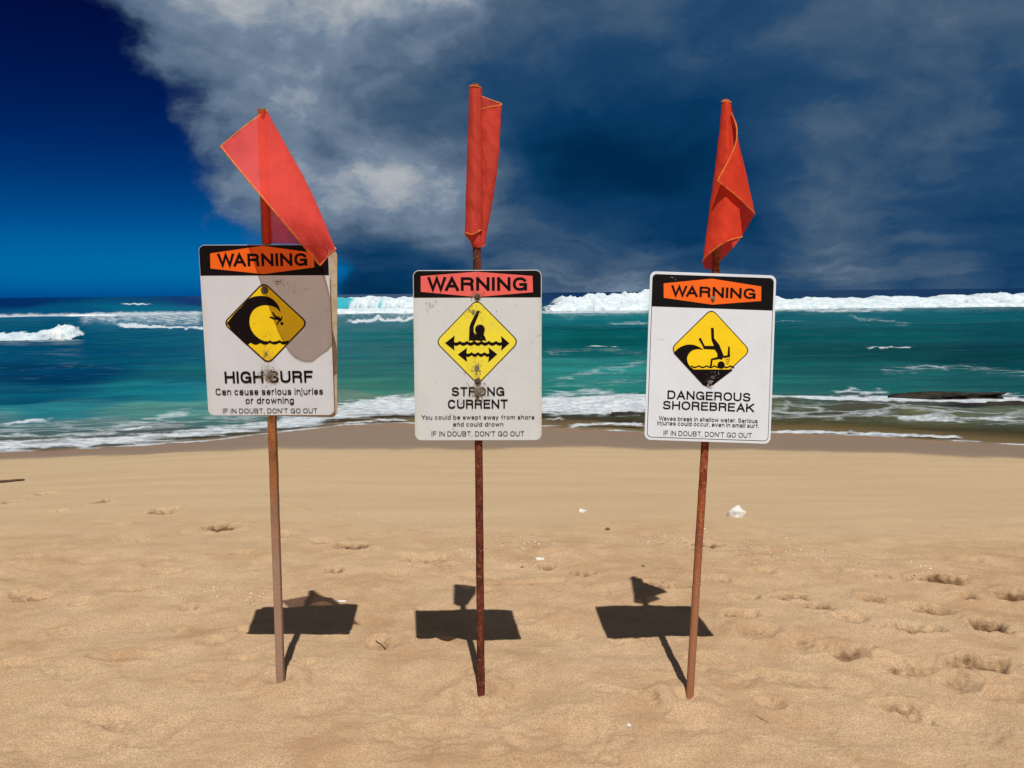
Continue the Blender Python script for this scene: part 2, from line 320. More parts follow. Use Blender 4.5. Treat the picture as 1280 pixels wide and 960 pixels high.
CPTS = [(-150,376,0,26,84),(0,378,0,22,82),(250,379,0,24,86),(60,388,0,84,118),(200,387,0,112,132),(60,399,30,100,128),(200,402,36,112,138),(60,415,0,82,110),(200,420,0,88,108),(60,440,0,76,106),(60,470,0,62,98),(200,460,0,86,108),
 (60,495,4,86,110),(60,512,40,128,138),(60,530,108,146,144),(60,550,120,130,125),(200,490,22,122,132),(220,515,86,148,138),(230,535,138,150,138),(330,470,10,100,104),(330,505,80,142,128),
 (460,376,0,36,92),(460,385,40,150,165),(460,398,50,112,122),(460,415,0,104,110),(460,445,4,96,100),(460,470,20,108,98),(460,486,52,130,110),(460,500,98,128,112),(460,525,120,110,80),
 (600,378,0,40,90),(600,430,0,98,102),(600,480,40,120,108),(740,368,0,36,84),(740,395,30,124,130),(740,410,0,106,112),(740,430,0,82,82),(740,448,6,98,98),(740,465,44,134,130),(740,485,44,130,122),(740,515,96,100,70),(740,530,110,100,70),
 (880,430,0,86,88),(880,480,30,112,106),(880,520,90,100,76),(1100,366,0,40,84),(1100,390,4,102,110),(1100,410,0,92,98),(1100,430,0,82,84),(1100,447,0,72,72),(1100,465,20,96,96),(1100,485,26,100,98),(1100,507,72,72,56),(1000,524,122,120,74),(1100,519,104,106,72),(1100,534,134,126,72),
 (1260,366,0,40,82),(1260,400,0,92,98),(1260,425,0,74,80),(1260,450,0,62,66),(1260,480,24,88,90),(1260,510,40,38,28),(1260,527,96,104,80),(1260,545,112,104,62),(1450,420,0,74,80),(1450,500,60,90,84),(-200,440,0,70,104),(-200,520,40,116,126)]
cp = np.array([c[:2] for c in CPTS], float); cc = np.array([lin(*c[2:]) for c in CPTS])
wob = 14 * fbm(WX * 0.25, WY * 0.25, 3) * np.clip(14 / WY, 0, 1)
num = np.zeros(WX.shape + (3,)); den = np.zeros(WX.shape)
jx = PX + 60 * gnoise(PX / 90, PY / 14); jy = PY + wob + 3.0 * gnoise(PX / 120 + 7, PY / 9) * np.clip((PY - 378) / 30, 0, 1)
for p, k in zip(cp, cc):
    d2 = ((jx - p[0]) / 110) ** 2 + ((jy - p[1]) / 13) ** 2
    wt = 1 / (d2 + 0.06) ** 2; num += wt[..., None] * k; den += wt
WC = num / den[..., None]
FOAM = [([(-60,559),(0,557),(100,553),(200,546),(270,538),(340,532),(400,522)],8,.74),([(-60,545),(60,543),(150,540)],5,.5),([(-60,536),(100,534),(250,526),(345,518)],13,.36),([(0,528),(65,523)],2.0,.75),([(130,538),(190,523),(240,512)],6,.45),([(150,537),(190,531)],2,.7),
 ([(350,528),(400,519),(440,513),(515,506)],13,.78),([(465,508),(515,508),(560,508)],11,.95),([(430,529),(480,525),(512,524)],2,.6),([(515,507),(600,512),(680,508)],11,.92),
 ([(675,507),(740,509),(810,508)],11,1.0),([(680,490),(750,488),(800,493)],5,.50),([(680,524),(705,523)],2,.75),([(712,532),(760,529),(805,531)],2.4,.72),([(680,497),(805,499)],4,.8),
 ([(810,506),(960,503)],6,.95),([(955,502),(1040,500),(1100,497),(1180,497),(1290,499)],5,1.0),([(955,516),(1120,518),(1290,524)],12,.40),([(1120,522),(1200,526),(1290,522)],3,.6),([(955,540),(1040,540),(1120,543),(1200,547)],2.2,.75),
 ([(1040,487),(1110,488)],4,.55),([(1100,466),(1200,462),(1290,470)],6,.34),([(1160,462),(1200,461)],1.4,.55),([(1240,488),(1290,492)],2.5,.7),
 ([(-60,396),(80,395),(150,393),(255,392)],4,.66),([(78,397),(110,396),(145,393)],2.6,1.0),([(100,403),(255,403)],5,.52),([(150,408),(200,409),(260,410)],1.4,1.0),([(155,380),(185,380)],.9,.9),([(0,400),(60,397)],2,.6),
 ([(40,427),(100,426)],2,.55),([(-40,420),(20,424)],3,.6),([(415,397),(520,397)],5,.62),([(438,404),(520,402)],1.2,.9),([(520,400),(680,394)],4,.6),([(675,391),(740,390),(810,387)],5,.62),([(690,399),(810,396)],3,.35),([(716,414),(742,415)],1.6,.5),([(760,405),(812,404)],2,.45),
 ([(960,386),(1060,388),(1130,386)],3.5,.55),([(965,402),(1005,402)],1.0,.45),([(1060,398),(1140,404)],2,.4),([(1108,418),(1136,418)],1.6,.45),([(1080,446),(1142,445)],.9,.6),([(736,434),(772,435)],.9,.6),([(1030,412),(1090,416)],1.5,.45),
 ([(680,450),(740,445),(810,452)],5,.28),([(680,476),(740,466),(810,458)],4,.34),([(690,484),(810,474)],9,.30),([(430,413),(470,414)],2,.35),([(20,465),(120,462)],1.5,.25),([(260,540),(340,534)],4,.7)]
foam = np.zeros_like(WX)
fy = PY + 1.6 * gnoise(PX / 16, PY * 0 + 3) + 1.0 * gnoise(PX / 5, PY / 4)
for pts, hw, I in FOAM:
    p = np.array(pts, float); yy = np.interp(PX, p[:, 0], p[:, 1])
    ends = sstep(p[0, 0] - 14, p[0, 0] + 10, PX) * (1 - sstep(p[-1, 0] - 10, p[-1, 0] + 14, PX))
    foam = np.maximum(foam, I * ends * np.exp(-np.abs((fy - yy) / hw) ** 2.4))
brk = 0.5 + 0.5 * fbm(WX * 0.5, WY * 1.2, 3)
foam = np.maximum(foam, 0.60 * np.exp(-((WY - edge_y(WX) - 0.10) / 0.16) ** 2) * np.clip(0.4 + brk, 0, 1))
me = grid_mesh('water', np.stack([WX, WY, WZ], -1))
attr_col(me, 'watercol', WC); attr(me, 'foam', foam); attr(me, 'depth', dep)
m, t, out = mat('sea water')
co = obj_co(t)
wc_ = t.node('ShaderNodeAttribute', attribute_name='watercol').outputs['Color']
fo = t.node('ShaderNodeAttribute', attribute_name='foam').outputs['Fac']
dp = t.node('ShaderNodeAttribute', attribute_name='depth').outputs['Fac']
sx = t.vmath('MULTIPLY', co, (0.40, 1.0, 1.0))
f1 = t.noise(sx, 3.4, 9, 0.70, dist=0.3); f2 = t.noise(t.vmath('MULTIPLY', co, (0.05, 0.16, 1)), 3.0, 6, 0.6)
cell = t.node('ShaderNodeTexVoronoi', {'Vector': t.vmath('ADD', sx, t.vmath('MULTIPLY', t.noise(co, 2.2, 3, 0.6, out=1), (0.5, 0.5, 0))), 'Scale': 2.1}, feature='DISTANCE_TO_EDGE').outputs['Distance']
lace = t.rng(cell, 0.0, 0.28, 0.16, -0.10)
fn = t.math('ADD', t.math('ADD', t.math('MULTIPLY', f1, 0.46), t.math('ADD', t.math('MULTIPLY', f2, 0.22), t.math('MULTIPLY', t.noise(sx, 13.0, 6, 0.75), 0.32))), lace)
thr = t.math('SUBTRACT', 1.0, fo)
fm = t.rng(t.math('SUBTRACT', fn, t.math('MULTIPLY_ADD', thr, 0.88, 0.02)), -0.10, 0.34)
fm = t.math('MULTIPLY', fm, t.rng(fo, 0.02, 0.15))
wn = t.noise(t.vmath('MULTIPLY', co, (0.16, 0.8, 1)), 1.0, 5, 0.6)
base = t.mix(t.rng(wn, 0.30, 0.70, 0.0, 0.75), t.mix(1.0, wc_, (1.02, 1.02, 1.02), 'MULTIPLY'), t.mix(1.0, wc_, (0.55, 0.55, 0.58), 'MULTIPLY'))
wn2 = t.noise(t.vmath('MULTIPLY', co, (0.35, 1.5, 1)), 1.9, 6, 0.65)
base = t.mix(t.rng(wn2, 0.55, 0.74, 0.0, 0.16), base, (0.14, 0.34, 0.36))
base = t.mix(1.0, base, (0.80, 0.80, 0.80), 'MULTIPLY')
bn = t.math('ADD', t.math('MULTIPLY', t.noise(t.vmath('MULTIPLY', co, (0.4, 1.1, 1)), 1.1, 6, 0.6), 0.16), t.math('MULTIPLY', t.noise(t.vmath('MULTIPLY', co, (0.6, 1.2, 1)), 5.0, 4, 0.6), 0.03))
bmp = t.node('ShaderNodeBump', {'Height': bn, 'Distance': 1.6, 'Strength': 1.0})
wb_ = t.node('ShaderNodeBsdfPrincipled', {'Base Color': base, 'Roughness': 0.22, 'IOR': 1.33, 'Specular IOR Level': 0.05, 'Normal': bmp.outputs[0]})
tr = t.node('ShaderNodeBsdfTransparent', {'Color': (0.82, 0.86, 0.78, 1)})
mx1 = t.node('ShaderNodeMixShader', {0: t.rng(dp, 0.0, 0.30, 0.12, 1.0), 1: tr.outputs[0], 2: wb_.outputs[0]})
fb = t.node('ShaderNodeBump', {'Height': t.noise(co, 9, 6, 0.7), 'Distance': 0.08, 'Strength': 0.8})
fcol = t.mix(t.rng(t.noise(t.vmath('MULTIPLY', co, (0.5, 1, 1)), 9.0, 6, 0.75), 0.38, 0.64), (0.36, 0.41, 0.46), (0.72, 0.75, 0.77))
fsh = t.node('ShaderNodeBsdfDiffuse', {'Color': fcol, 'Normal': fb.outputs[0]})
mx2 = t.node('ShaderNodeMixShader', {0: t.math('MULTIPLY', fm, 0.92), 1: mx1.outputs[0], 2: fsh.outputs[0]})
t.l.new(mx2.outputs[0], out.inputs[0])
tag(new_obj('water', me, m), kind='structure')

# breaking waves: rolling banks of white water
m_foam, t, out = mat('white water foam')
co = obj_co(t); cy = t.node('ShaderNodeAttribute', attribute_name='clear').outputs['Fac']
fx = t.noise(t.vmath('MULTIPLY', co, (0.9, 1, 0.45)), 1.1, 9, 0.74)
fcol = t.mix(t.rng(fx, 0.34, 0.66), (0.40, 0.51, 0.57), (0.70, 0.725, 0.735))
fcol = t.mix(t.rng(t.math('ADD', cy, t.math('MULTIPLY_ADD', fx, 1.0, -0.5)), 0.30, 0.70), fcol, (0.02, 0.33, 0.40))
b = pbsdf(t, out, Base_Color=fcol, Roughness=0.9)
bmp = t.node('ShaderNodeBump', {'Height': fx, 'Distance': 0.28, 'Strength': 0.7}); t.l.new(bmp.outputs[0], b.inputs['Normal'])
fr = t.node('ShaderNodeAttribute', attribute_name='fray').outputs['Fac']
al = t.rng(t.math('SUBTRACT', t.math('MULTIPLY_ADD', t.noise(t.vmath('MULTIPLY', co, (0.8, 1, 1.4)), 1.9, 7, 0.72), 1.5, -0.25), fr), -0.14, 0.10)
t.l.new(al, b.inputs['Alpha'])
def breaker(name, Y, top, thick, seed, rag=0.35, clear=None, n=700, fr_top=0.55, holes=0.0):
    p = np.array([at_Y(x, y, Y) for x, y in top]); px0 = np.array([a[0] for a in top], float)
    xs = np.linspace(p[0, 0], p[-1, 0], n); zt = np.interp(xs, p[:, 0], p[:, 2]) - SEA
    pxs = np.interp(xs, p[:, 0], px0)
    lump = fbm(xs * 0.35 + seed, xs * 0 + seed, 5, 0.62)
    endt = sstep(0, 0.05, (xs - xs[0]) / (xs[-1] - xs[0])) * sstep(0, 0.05, (xs[-1] - xs) / (xs[-1] - xs[0]))
    h = np.maximum(zt * (1 + rag * lump), 0.02) * (0.15 + 0.85 * endt)
    k = 26; v = np.linspace(0, 1, k)
    prof_y = np.interp(v, [0, .2, .45, .6, .8, 1], [-1.15, -.95, -.40, 0, .7, 1.6]); prof_z = np.interp(v, [0, .12, .3, .5, .6, .75, 1], [-.12, .30, .72, .98, 1, .7, -.12])
    PXX = np.repeat(xs[:, None], k, 1); VV = np.repeat(v[None], n, 0)
    wv_ = thick * (0.85 + 0.5 * fbm(xs * 0.22 + seed * 3, xs * 0, 4))[:, None]
    Yg = Y + prof_y[None] * wv_ + 0.5 * thick * gnoise(xs * 0.08 + seed, xs * 0)[:, None]
    Zg = SEA + prof_z[None] * h[:, None]
    rough_ = fbm(PXX * 1.0 + seed, VV * 7 + seed, 5, 0.65) * np.sin(np.pi * np.clip(VV, 0.03, 0.97)) * 0.38 * h[:, None] * rag
    Yg = Yg - rough_; Zg = Zg + rough_ * 0.55
    me = grid_mesh(name, np.stack([PXX, Yg, Zg], -1))
    cl = np.zeros_like(PXX)
    if clear: cl = np.interp(pxs, [c[0] for c in clear], [c[1] for c in clear])[:, None] * np.ones((1, k)) * (1 - 0.7 * sstep(.45, .6, VV))
    attr(me, 'clear', cl)
    attr(me, 'fray', holes + np.maximum(1.15 * (1 - sstep(0.0, 0.05, VV)), np.maximum(0.75 * sstep(.42, .60, VV) * fr_top, 1.2 * (1 - endt[:, None] + 0 * VV))))
    return tag(new_obj(name, me, m_foam), kind='stuff')
breaker('breaking_wave', 119, [(655,370),(690,369),(720,368.5),(740,369),(765,366),(790,367),(812,363.5),(850,365),(900,370),(970,373),(1020,372),(1060,373),(1100,371),(1150,371),(1190,369.5),(1220,367.5),(1250,366.5),(1280,369),(1310,371),(1380,373),(1500,371),(1700,370),(1900,372),(2000,376)], 7, 3.1, .26, n=1100)
breaker('breaking_wave', 106, [(650,378),(690,379),(760,377.5),(812,376.5),(900,377),(970,377),(1080,378),(1150,377),(1230,377),(1300,378),(1500,378),(1750,379),(1850,381)], 3.5, 8.7, .30, n=1000)
breaker('breaking_wave', 119, [(405,373),(425,372),(440,371.5),(455,372.5),(463,370),(475,372),(500,372),(530,371),(600,370),(655,370)], 6, 5.2, .14, [(400,1.0),(436,1.0),(452,.35),(470,.1),(482,.5),(492,.1),(520,0),(660,0)])
breaker('breaking_wave', 101, [(395,386),(430,385.5),(470,385.5),(515,384),(580,383),(660,381)], 3.2, 11.4, .2)
breaker('breaking_wave', 46.5, [(-60,414),(-20,414),(10,415.5),(30,417),(45,415),(70,412.5),(90,410),(102,408.5),(112,412),(120,417)], 1.8, 2.6, .6, n=520, fr_top=0.8, holes=.30)
breaker('breaking_wave', 80, [(76,396),(90,394),(110,394),(130,393),(150,392.5)], 1.4, 6.1, .3, n=260)

# ------------------------------------------------------------------ materials for the signs
def simple(name, c, rough=0.5, spec=0.4, var=0.0, scale=30, c2=None, bump=0.0, metal=0.0):
    m, t, out = mat(name); co = obj_co(t); cc_ = c
    if c2 is not None: cc_ = t.mix(t.rng(t.noise(co, scale, 5, 0.65), 0.5 - 0.2, 0.5 + 0.2, 0, var), c, c2)
    b = pbsdf(t, out, Base_Color=(cc_ if c2 is not None else tuple(c) + (1,)), Roughness=rough, Metallic=metal); b.inputs['Specular IOR Level'].default_value = spec
    if bump:
        bm_ = t.node('ShaderNodeBump', {'Height': t.noise(co, scale * 4, 4, 0.7), 'Distance': bump, 'Strength': 0.8}); t.l.new(bm_.outputs[0], b.inputs['Normal'])
    return m
def plate_mat(name, c, edge, specks):
    m, t, out = mat(name); co = obj_co(t)
    k = t.mix(t.rng(t.noise(co, 9, 5, 0.6), 0.35, 0.75, 0, 0.45), c, tuple(0.86 * v for v in c))
    sep = t.node('ShaderNodeSeparateXYZ', {0: co})
    ex = t.math('ADD', t.math('ABSOLUTE', sep.outputs[0]), t.math('MULTIPLY_ADD', t.noise(co, 25, 4, 0.6), 0.03, -0.015))
    k = t.mix(t.rng(ex, 0.205, 0.235, 0, 0.55), k, edge)
    vo = t.node('ShaderNodeTexVoronoi', {'Vector': t.vmath('ADD', co, t.vmath('MULTIPLY', t.noise(co, 60, 3, 0.6, out=1), (0.01, 0.01, 0.01))), 'Scale': 95.0})
    sel = t.rng(t.noise(co, 8, 4, 0.7), 0.52, 0.66)
    rs = t.node('ShaderNodeSeparateColor', {0: vo.outputs['Color']})
    dot = t.math('MULTIPLY', t.rng(vo.outputs['Distance'], 0.30, 0.12), t.math('GREATER_THAN', rs.outputs[0], 0.78))
    k = t.mix(t.math('MULTIPLY', t.math('MULTIPLY', dot, sel), specks), k, (0.16, 0.12, 0.09))
    scr = t.noise(t.vmath('MULTIPLY', co, (4, 1, 60)), 3.0, 3, 0.7)
    k = t.mix(t.math('MULTIPLY', t.rng(scr, 0.70, 0.74), 0.35 * specks), k, (0.34, 0.31, 0.27))
    b = pbsdf(t, out, Base_Color=k, Roughness=0.45); b.inputs['Specular IOR Level'].default_value = 0.35
    return m
M = {
 'white1': plate_mat('white painted aluminium', (0.63, 0.655, 0.71), (0.56, 0.54, 0.53), 0.8),
 'white2': plate_mat('weathered cream aluminium', (0.61, 0.645, 0.665), (0.54, 0.51, 0.41), 1.0),
 'white3': plate_mat('clean white aluminium', (0.66, 0.705, 0.78), (0.66, 0.705, 0.78), 0.25),
 'black': simple('black vinyl', (0.004, 0.003, 0.004), 0.5, 0.12, 0.5, 60, (0.009, 0.007, 0.007)),
 'ink': simple('black lettering', (0.006, 0.003, 0.004), 0.5, 0.12),
 'orange': simple('orange vinyl', (0.86, 0.135, 0.008), 0.45, 0.3, 0.4, 25, (0.74, 0.10, 0.008)),
 'pink': simple('sun faded red vinyl', (0.80, 0.130, 0.115), 0.5, 0.3, 0.6, 30, (0.70, 0.105, 0.09)),
 'yellow1': simple('golden yellow vinyl', (0.86, 0.60, 0.008), 0.45, 0.3, 0.5, 22, (0.76, 0.50, 0.010)),
 'yellow2': simple('lemon yellow vinyl', (0.84, 0.72, 0.035), 0.5, 0.3, 0.6, 24, (0.72, 0.62, 0.08)),
 'brown': simple('dark brown outline', (0.045, 0.012, 0.008), 0.5, 0.3),
 'bolt': simple('rusty bolt steel', (0.12, 0.085, 0.06), 0.6, 0.4, 0.9, 120, (0.05, 0.035, 0.028), 0.001),
 'steel': simple('dull galvanised bolt steel', (0.32, 0.30, 0.28), 0.5, 0.5, 0.9, 120, (0.12, 0.09, 0.07), 0.001, 0.5),
 'scuff': simple('scuffed dirt', (0.36, 0.31, 0.23), 0.85, 0.1, 1.0, 160, (0.13, 0.10, 0.07)),
 'speck': simple('dark rust specks', (0.085, 0.05, 0.03), 0.8, 0.1, 0.8, 160, (0.20, 0.13, 0.08)),
 'scuffw': simple('scratched white', (0.62, 0.60, 0.57), 0.8, 0.1, 0.8, 160, (0.25, 0.23, 0.2)),
 'wood': simple('weathered plywood edge', (0.58, 0.47, 0.35), 0.75, 0.2, 0.8, 30, (0.40, 0.28, 0.17)),
 'hem': simple('orange hem tape', (0.72, 0.21, 0.05), 0.8, 0.1, 0.9, 90, (0.42, 0.11, 0.03), 0.0006),
 'coral': simple('bleached white coral', (0.76, 0.735, 0.69), 0.9, 0.2, 0.8, 45, (0.52, 0.48, 0.42), 0.006),
 'darkrock': simple('dark reef rock', (0.012, 0.009, 0.007), 0.6, 0.2, 0.9, 6, (0.034, 0.024, 0.016), 0.03),
 'stick': simple('dark driftwood', (0.05, 0.030, 0.02), 0.8, 0.2, 0.9, 30, (0.12, 0.07, 0.045), 0.004),
 'pebble': simple('dark pebble', (0.045, 0.038, 0.02), 0.6, 0.3, 0.8, 60, (0.10, 0.08, 0.05), 0.002),
 'shard': simple('pale grey shard', (0.72, 0.74, 0.78), 0.3, 0.5),
 'rubble': None,
}
def rust(name, dark, mid_, light, grey, gz0, gz1):
    m, t, out = mat(name); co = obj_co(t)
    st = t.vmath('MULTIPLY', co, (1, 1, 0.35))
    a = t.noise(st, 26, 6, 0.68); bq = t.noise(co, 110, 4, 0.7)
    k = t.mix(t.rng(a, 0.38, 0.58), dark, mid_); k = t.mix(t.rng(bq, 0.54, 0.66, 0, 0.8), k, light)
    k = t.mix(t.rng(t.noise(co, 70, 3, 0.7), 0.60, 0.68, 0, 0.8), k, (0.03, 0.014, 0.010))
    z = t.node('ShaderNodeSeparateXYZ', {0: co}).outputs[2]
    k = t.mix(t.math('MULTIPLY', t.rng(t.math('ADD', z, t.math('MULTIPLY_ADD', a, 0.6, -0.3)), gz1, gz0), 0.8), k, grey)
    b = pbsdf(t, out, Base_Color=k, Roughness=0.8); b.inputs['Specular IOR Level'].default_value = 0.25
    bm_ = t.node('ShaderNodeBump', {'Height': bq, 'Distance': 0.002, 'Strength': 0.9}); t.l.new(bm_.outputs[0], b.inputs['Normal'])
    return m
M['rust1'] = rust('rusty grey post', (0.17, 0.060, 0.022), (0.33, 0.120, 0.038), (0.42, 0.18, 0.06), (0.37, 0.250, 0.190), 0.40, 0.95)
M['rust2'] = rust('dark red rusty post', (0.060, 0.012, 0.007), (0.145, 0.032, 0.015), (0.36, 0.13, 0.06), (0.16, 0.035, 0.018), -1.0, -0.5)
M['rust3'] = rust('flaking red rusty post', (0.16, 0.022, 0.010), (0.30, 0.075, 0.026), (0.48, 0.23, 0.12), (0.34, 0.16, 0.08), 0.30, 0.75)
def flag_mat(name, c, see):
    m, t, out = mat(name); co = obj_co(t)
    k = t.mix(t.rng(t.noise(co, 14, 5, 0.6), 0.35, 0.7, 0, 0.6), c, tuple(v * 0.78 for v in c))
    wv1 = t.node('ShaderNodeTexWave', {'Vector': co, 'Scale': 95.0, 'Distortion': 1.2}, wave_type='BANDS', bands_direction='Z').outputs['Fac']
    wv2 = t.node('ShaderNodeTexWave', {'Vector': co, 'Scale': 95.0, 'Distortion': 1.2}, wave_type='BANDS', bands_direction='X').outputs['Fac']
    wvs = t.math('MULTIPLY', wv1, wv2)
    k = t.mix(t.math('MULTIPLY', wvs, 0.55), k, tuple(v * 1.0 for v in (0.42, 0.04, 0.03)))
    bm_ = t.node('ShaderNodeBump', {'Height': t.math('ADD', wvs, t.math('MULTIPLY', t.noise(co, 45, 3, 0.6), 3.0)), 'Distance': 0.0008, 'Strength': 0.5})
    d = t.node('ShaderNodeBsdfDiffuse', {'Color': k, 'Normal': bm_.outputs[0]}); tl = t.node('ShaderNodeBsdfTranslucent', {'Color': k})
    tp = t.node('ShaderNodeBsdfTransparent', {'Color': (1.0, 0.74, 0.74, 1)})
    a = t.node('ShaderNodeMixShader', {0: 0.30, 1: d.outputs[0], 2: tl.outputs[0]})
    b = t.node('ShaderNodeMixShader', {0: see, 1: a.outputs[0], 2: tp.outputs[0]}); t.l.new(b.outputs[0], out.inputs[0])
    return m
M['flag1'] = flag_mat('sheer coral red flag cloth', (0.92, 0.100, 0.075), 0.22)
M['flag2'] = flag_mat('coral red mesh flag cloth', (0.78, 0.098, 0.068), 0.06)
M['flag3'] = flag_mat('bright red flag cloth', (0.84, 0.075, 0.036), 0.06)

# ------------------------------------------------------------------ sign building
def bilinear_inv(c, p):
    TL, TR, BL, BR = [np.array(q, float) for q in c]; u = v = 0.5
    for _ in range(12):
        f = TL * (1 - u) * (1 - v) + TR * u * (1 - v) + BL * (1 - u) * v + BR * u * v - p
        fu = (TR - TL) * (1 - v) + (BR - BL) * v; fv = (BL - TL) * (1 - u) + (BR - TR) * u
        s = np.linalg.solve(np.stack([fu, fv], 1), -f); u += s[0]; v += s[1]
    return u, v
PW, PH = 0.457, 0.610
# sans-serif sign lettering drawn from strokes: (width, is capital, strokes); coordinates run 0..1 over the cap or x-height
def ar(cx, cy, rx, ry, a0, a1, n=14):
    o = []
    for k in range(n + 1):
        a = R(a0 + (a1 - a0) * k / n); c, d = math.cos(a), math.sin(a)
        o.append((cx + rx * math.copysign(abs(c) ** 0.86, c), cy + ry * math.copysign(abs(d) ** 0.86, d)))
    return o
ST = [(0, 0), (0, 1)]
GL = {
 'A': (.76, 1, [[(0,-.02),(.5,1),(1,-.02)], [(.2,.30),(.8,.30)]]), 'B': (.68, 1, [ST, [(0,1)] + ar(.55,.765,.38,.235,90,-90) + [(0,.53)], [(0,.53)] + ar(.55,.265,.45,.265,90,-90) + [(0,0)]]),
 'C': (.74, 1, [ar(.5,.5,.5,.5,38,322,24)]), 'D': (.73, 1, [ST, [(0,1)] + ar(.42,.5,.58,.5,90,-90) + [(0,0)]]), 'E': (.62, 1, [ST, [(0,1),(1,1)], [(0,.53),(.9,.53)], [(0,0),(1,0)]]),
 'F': (.60, 1, [ST, [(0,1),(1,1)], [(0,.50),(.88,.50)]]), 'G': (.78, 1, [ar(.5,.5,.5,.5,38,335,24), [(.56,.46),(1,.46)], [(1,.42),(1,.02)]]), 'H': (.72, 1, [ST, [(1,0),(1,1)], [(0,.53),(1,.53)]]),
 'I': (0, 1, [ST]), 'K': (.72, 1, [ST, [(.98,1),(.0,.36)], [(.34,.60),(1,0)]]), 'N': (.72, 1, [ST, [(1,0),(1,1)], [(.02,.98),(.98,.02)]]), 'O': (.80, 1, [ar(.5,.5,.5,.5,0,360,32)]),
 'R': (.70, 1, [ST, [(0,1)] + ar(.56,.755,.42,.245,90,-90) + [(0,.51)], [(.62,.50)] + ar(.62,.30,.33,.18,80,0,6) + [(.97,.0)]]), 'S': (.68, 1, [ar(.5,.75,.46,.25,20,268,18) + ar(.5,.25,.5,.25,88,-160,18)]),
 'T': (.66, 1, [[(0,1),(1,1)], [(.5,0),(.5,1)]]), 'U': (.72, 1, [[(0,1)] + ar(.5,.36,.5,.36,180,360) + [(1,1)]]), 'W': (1.08, 1, [[(0,1.02),(.25,0),(.5,1),(.75,0),(1,1.02)]]), 'Y': (.72, 1, [[(0,1.02),(.5,.44),(1,1.02)], [(.5,.44),(.5,0)]]),
 'a': (.52, 0, [ar(.47,.70,.47,.30,165,10,10) + [(.95,.66),(.95,0)], ar(.47,.27,.47,.27,0,360,20)]), 'b': (.54, 0, [[(0,0),(0,1.42)], ar(.5,.5,.5,.5,0,360,22)]), 'c': (.50, 0, [ar(.5,.5,.5,.5,45,315,18)]),
 'd': (.54, 0, [[(1,0),(1,1.42)], ar(.5,.5,.5,.5,0,360,22)]), 'e': (.52, 0, [ar(.5,.5,.5,.5,0,318,20), [(.02,.5),(.98,.5)]]), 'f': (.26, 0, [[(.4,0),(.4,1.1)] + ar(1.0,1.12,.6,.30,180,95,7), [(0,1),(.95,1)]]),
 'g': (.54, 0, [[(1,1)] + ar(.5,-.06,.5,.36,0,-150,10), ar(.5,.5,.5,.5,0,360,22)]), 'h': (.50, 0, [[(0,0),(0,1.42)], ar(.5,.62,.5,.38,180,0) + [(1,0)]]), 'i': (0, 0, [ST, [(0,1.36),(0,1.42)]]),
 'j': (0, 0, [[(0,1),(0,-.18)] + ar(-.6,-.16,.6,.2,0,-80,6), [(0,1.36),(0,1.42)]]), 'k': (.48, 0, [[(0,0),(0,1.42)], [(.95,1),(0,.36)], [(.36,.60),(1,0)]]), 'l': (0, 0, [[(0,0),(0,1.42)]]),
 'm': (.84, 0, [ST, ar(.25,.66,.25,.34,180,0) + [(.5,0)], ar(.75,.66,.25,.34,180,0) + [(1,0)]]), 'n': (.50, 0, [ST, ar(.5,.62,.5,.38,180,0) + [(1,0)]]), 'o': (.54, 0, [ar(.5,.5,.5,.5,0,360,24)]),
 'p': (.54, 0, [[(0,1),(0,-.34)], ar(.5,.5,.5,.5,0,360,22)]), 'r': (.28, 0, [ST, ar(.95,.55,.95,.45,180,90,8)]), 's': (.48, 0, [ar(.5,.75,.46,.25,20,268,14) + ar(.5,.25,.5,.25,88,-160,14)]),
 't': (.27, 0, [[(.4,1.3),(.4,.3)] + ar(1.0,.26,.6,.26,180,265,6), [(0,1),(.95,1)]]), 'u': (.50, 0, [[(0,1)] + ar(.5,.38,.5,.38,180,360), [(1,0),(1,1)]]), 'v': (.50, 0, [[(0,1.02),(.5,0),(1,1.02)]]),
 'w': (.78, 0, [[(0,1.02),(.25,0),(.5,1),(.75,0),(1,1.02)]]), 'y': (.50, 0, [[(0,1.02),(.5,0)], [(1,1.02),(.5,0),(.36,-.28),(.05,-.34)]]), ',': (0, 0, [[(0,0),(-.04,-.2)]]), "'": (0, 0, [[(0,1.1),(0,1.42)]]), '.': (0, 0, [[(0,0),(0,.03)]])}
def ribbon2(p, wd):
    p = np.array(p, float); n = len(p); closed = np.linalg.norm(p[0] - p[-1]) < 1e-6
    d = np.diff(p, axis=0); d /= np.linalg.norm(d, axis=1)[:, None] + 1e-12
    if not closed: p[0] = p[0] - d[0] * wd / 2; p[-1] = p[-1] + d[-1] * wd / 2
    L = []
    for i in range(n):
        a = d[i - 1] if i > 0 else (d[-1] if closed else d[0]); b = d[i] if i < n - 1 else (d[0] if closed else d[-1])
        na = np.array((-a[1], a[0])); nb = np.array((-b[1], b[0])); m_ = na + nb; m_ /= np.linalg.norm(m_) + 1e-9
        L.append(m_ * wd / 2 / max(0.38, float(m_ @ na)))
    L = np.array(L); return np.concatenate([p + L, p - L]), [(i, n + i, n + i + 1, i + 1) for i in range(n - 1)]
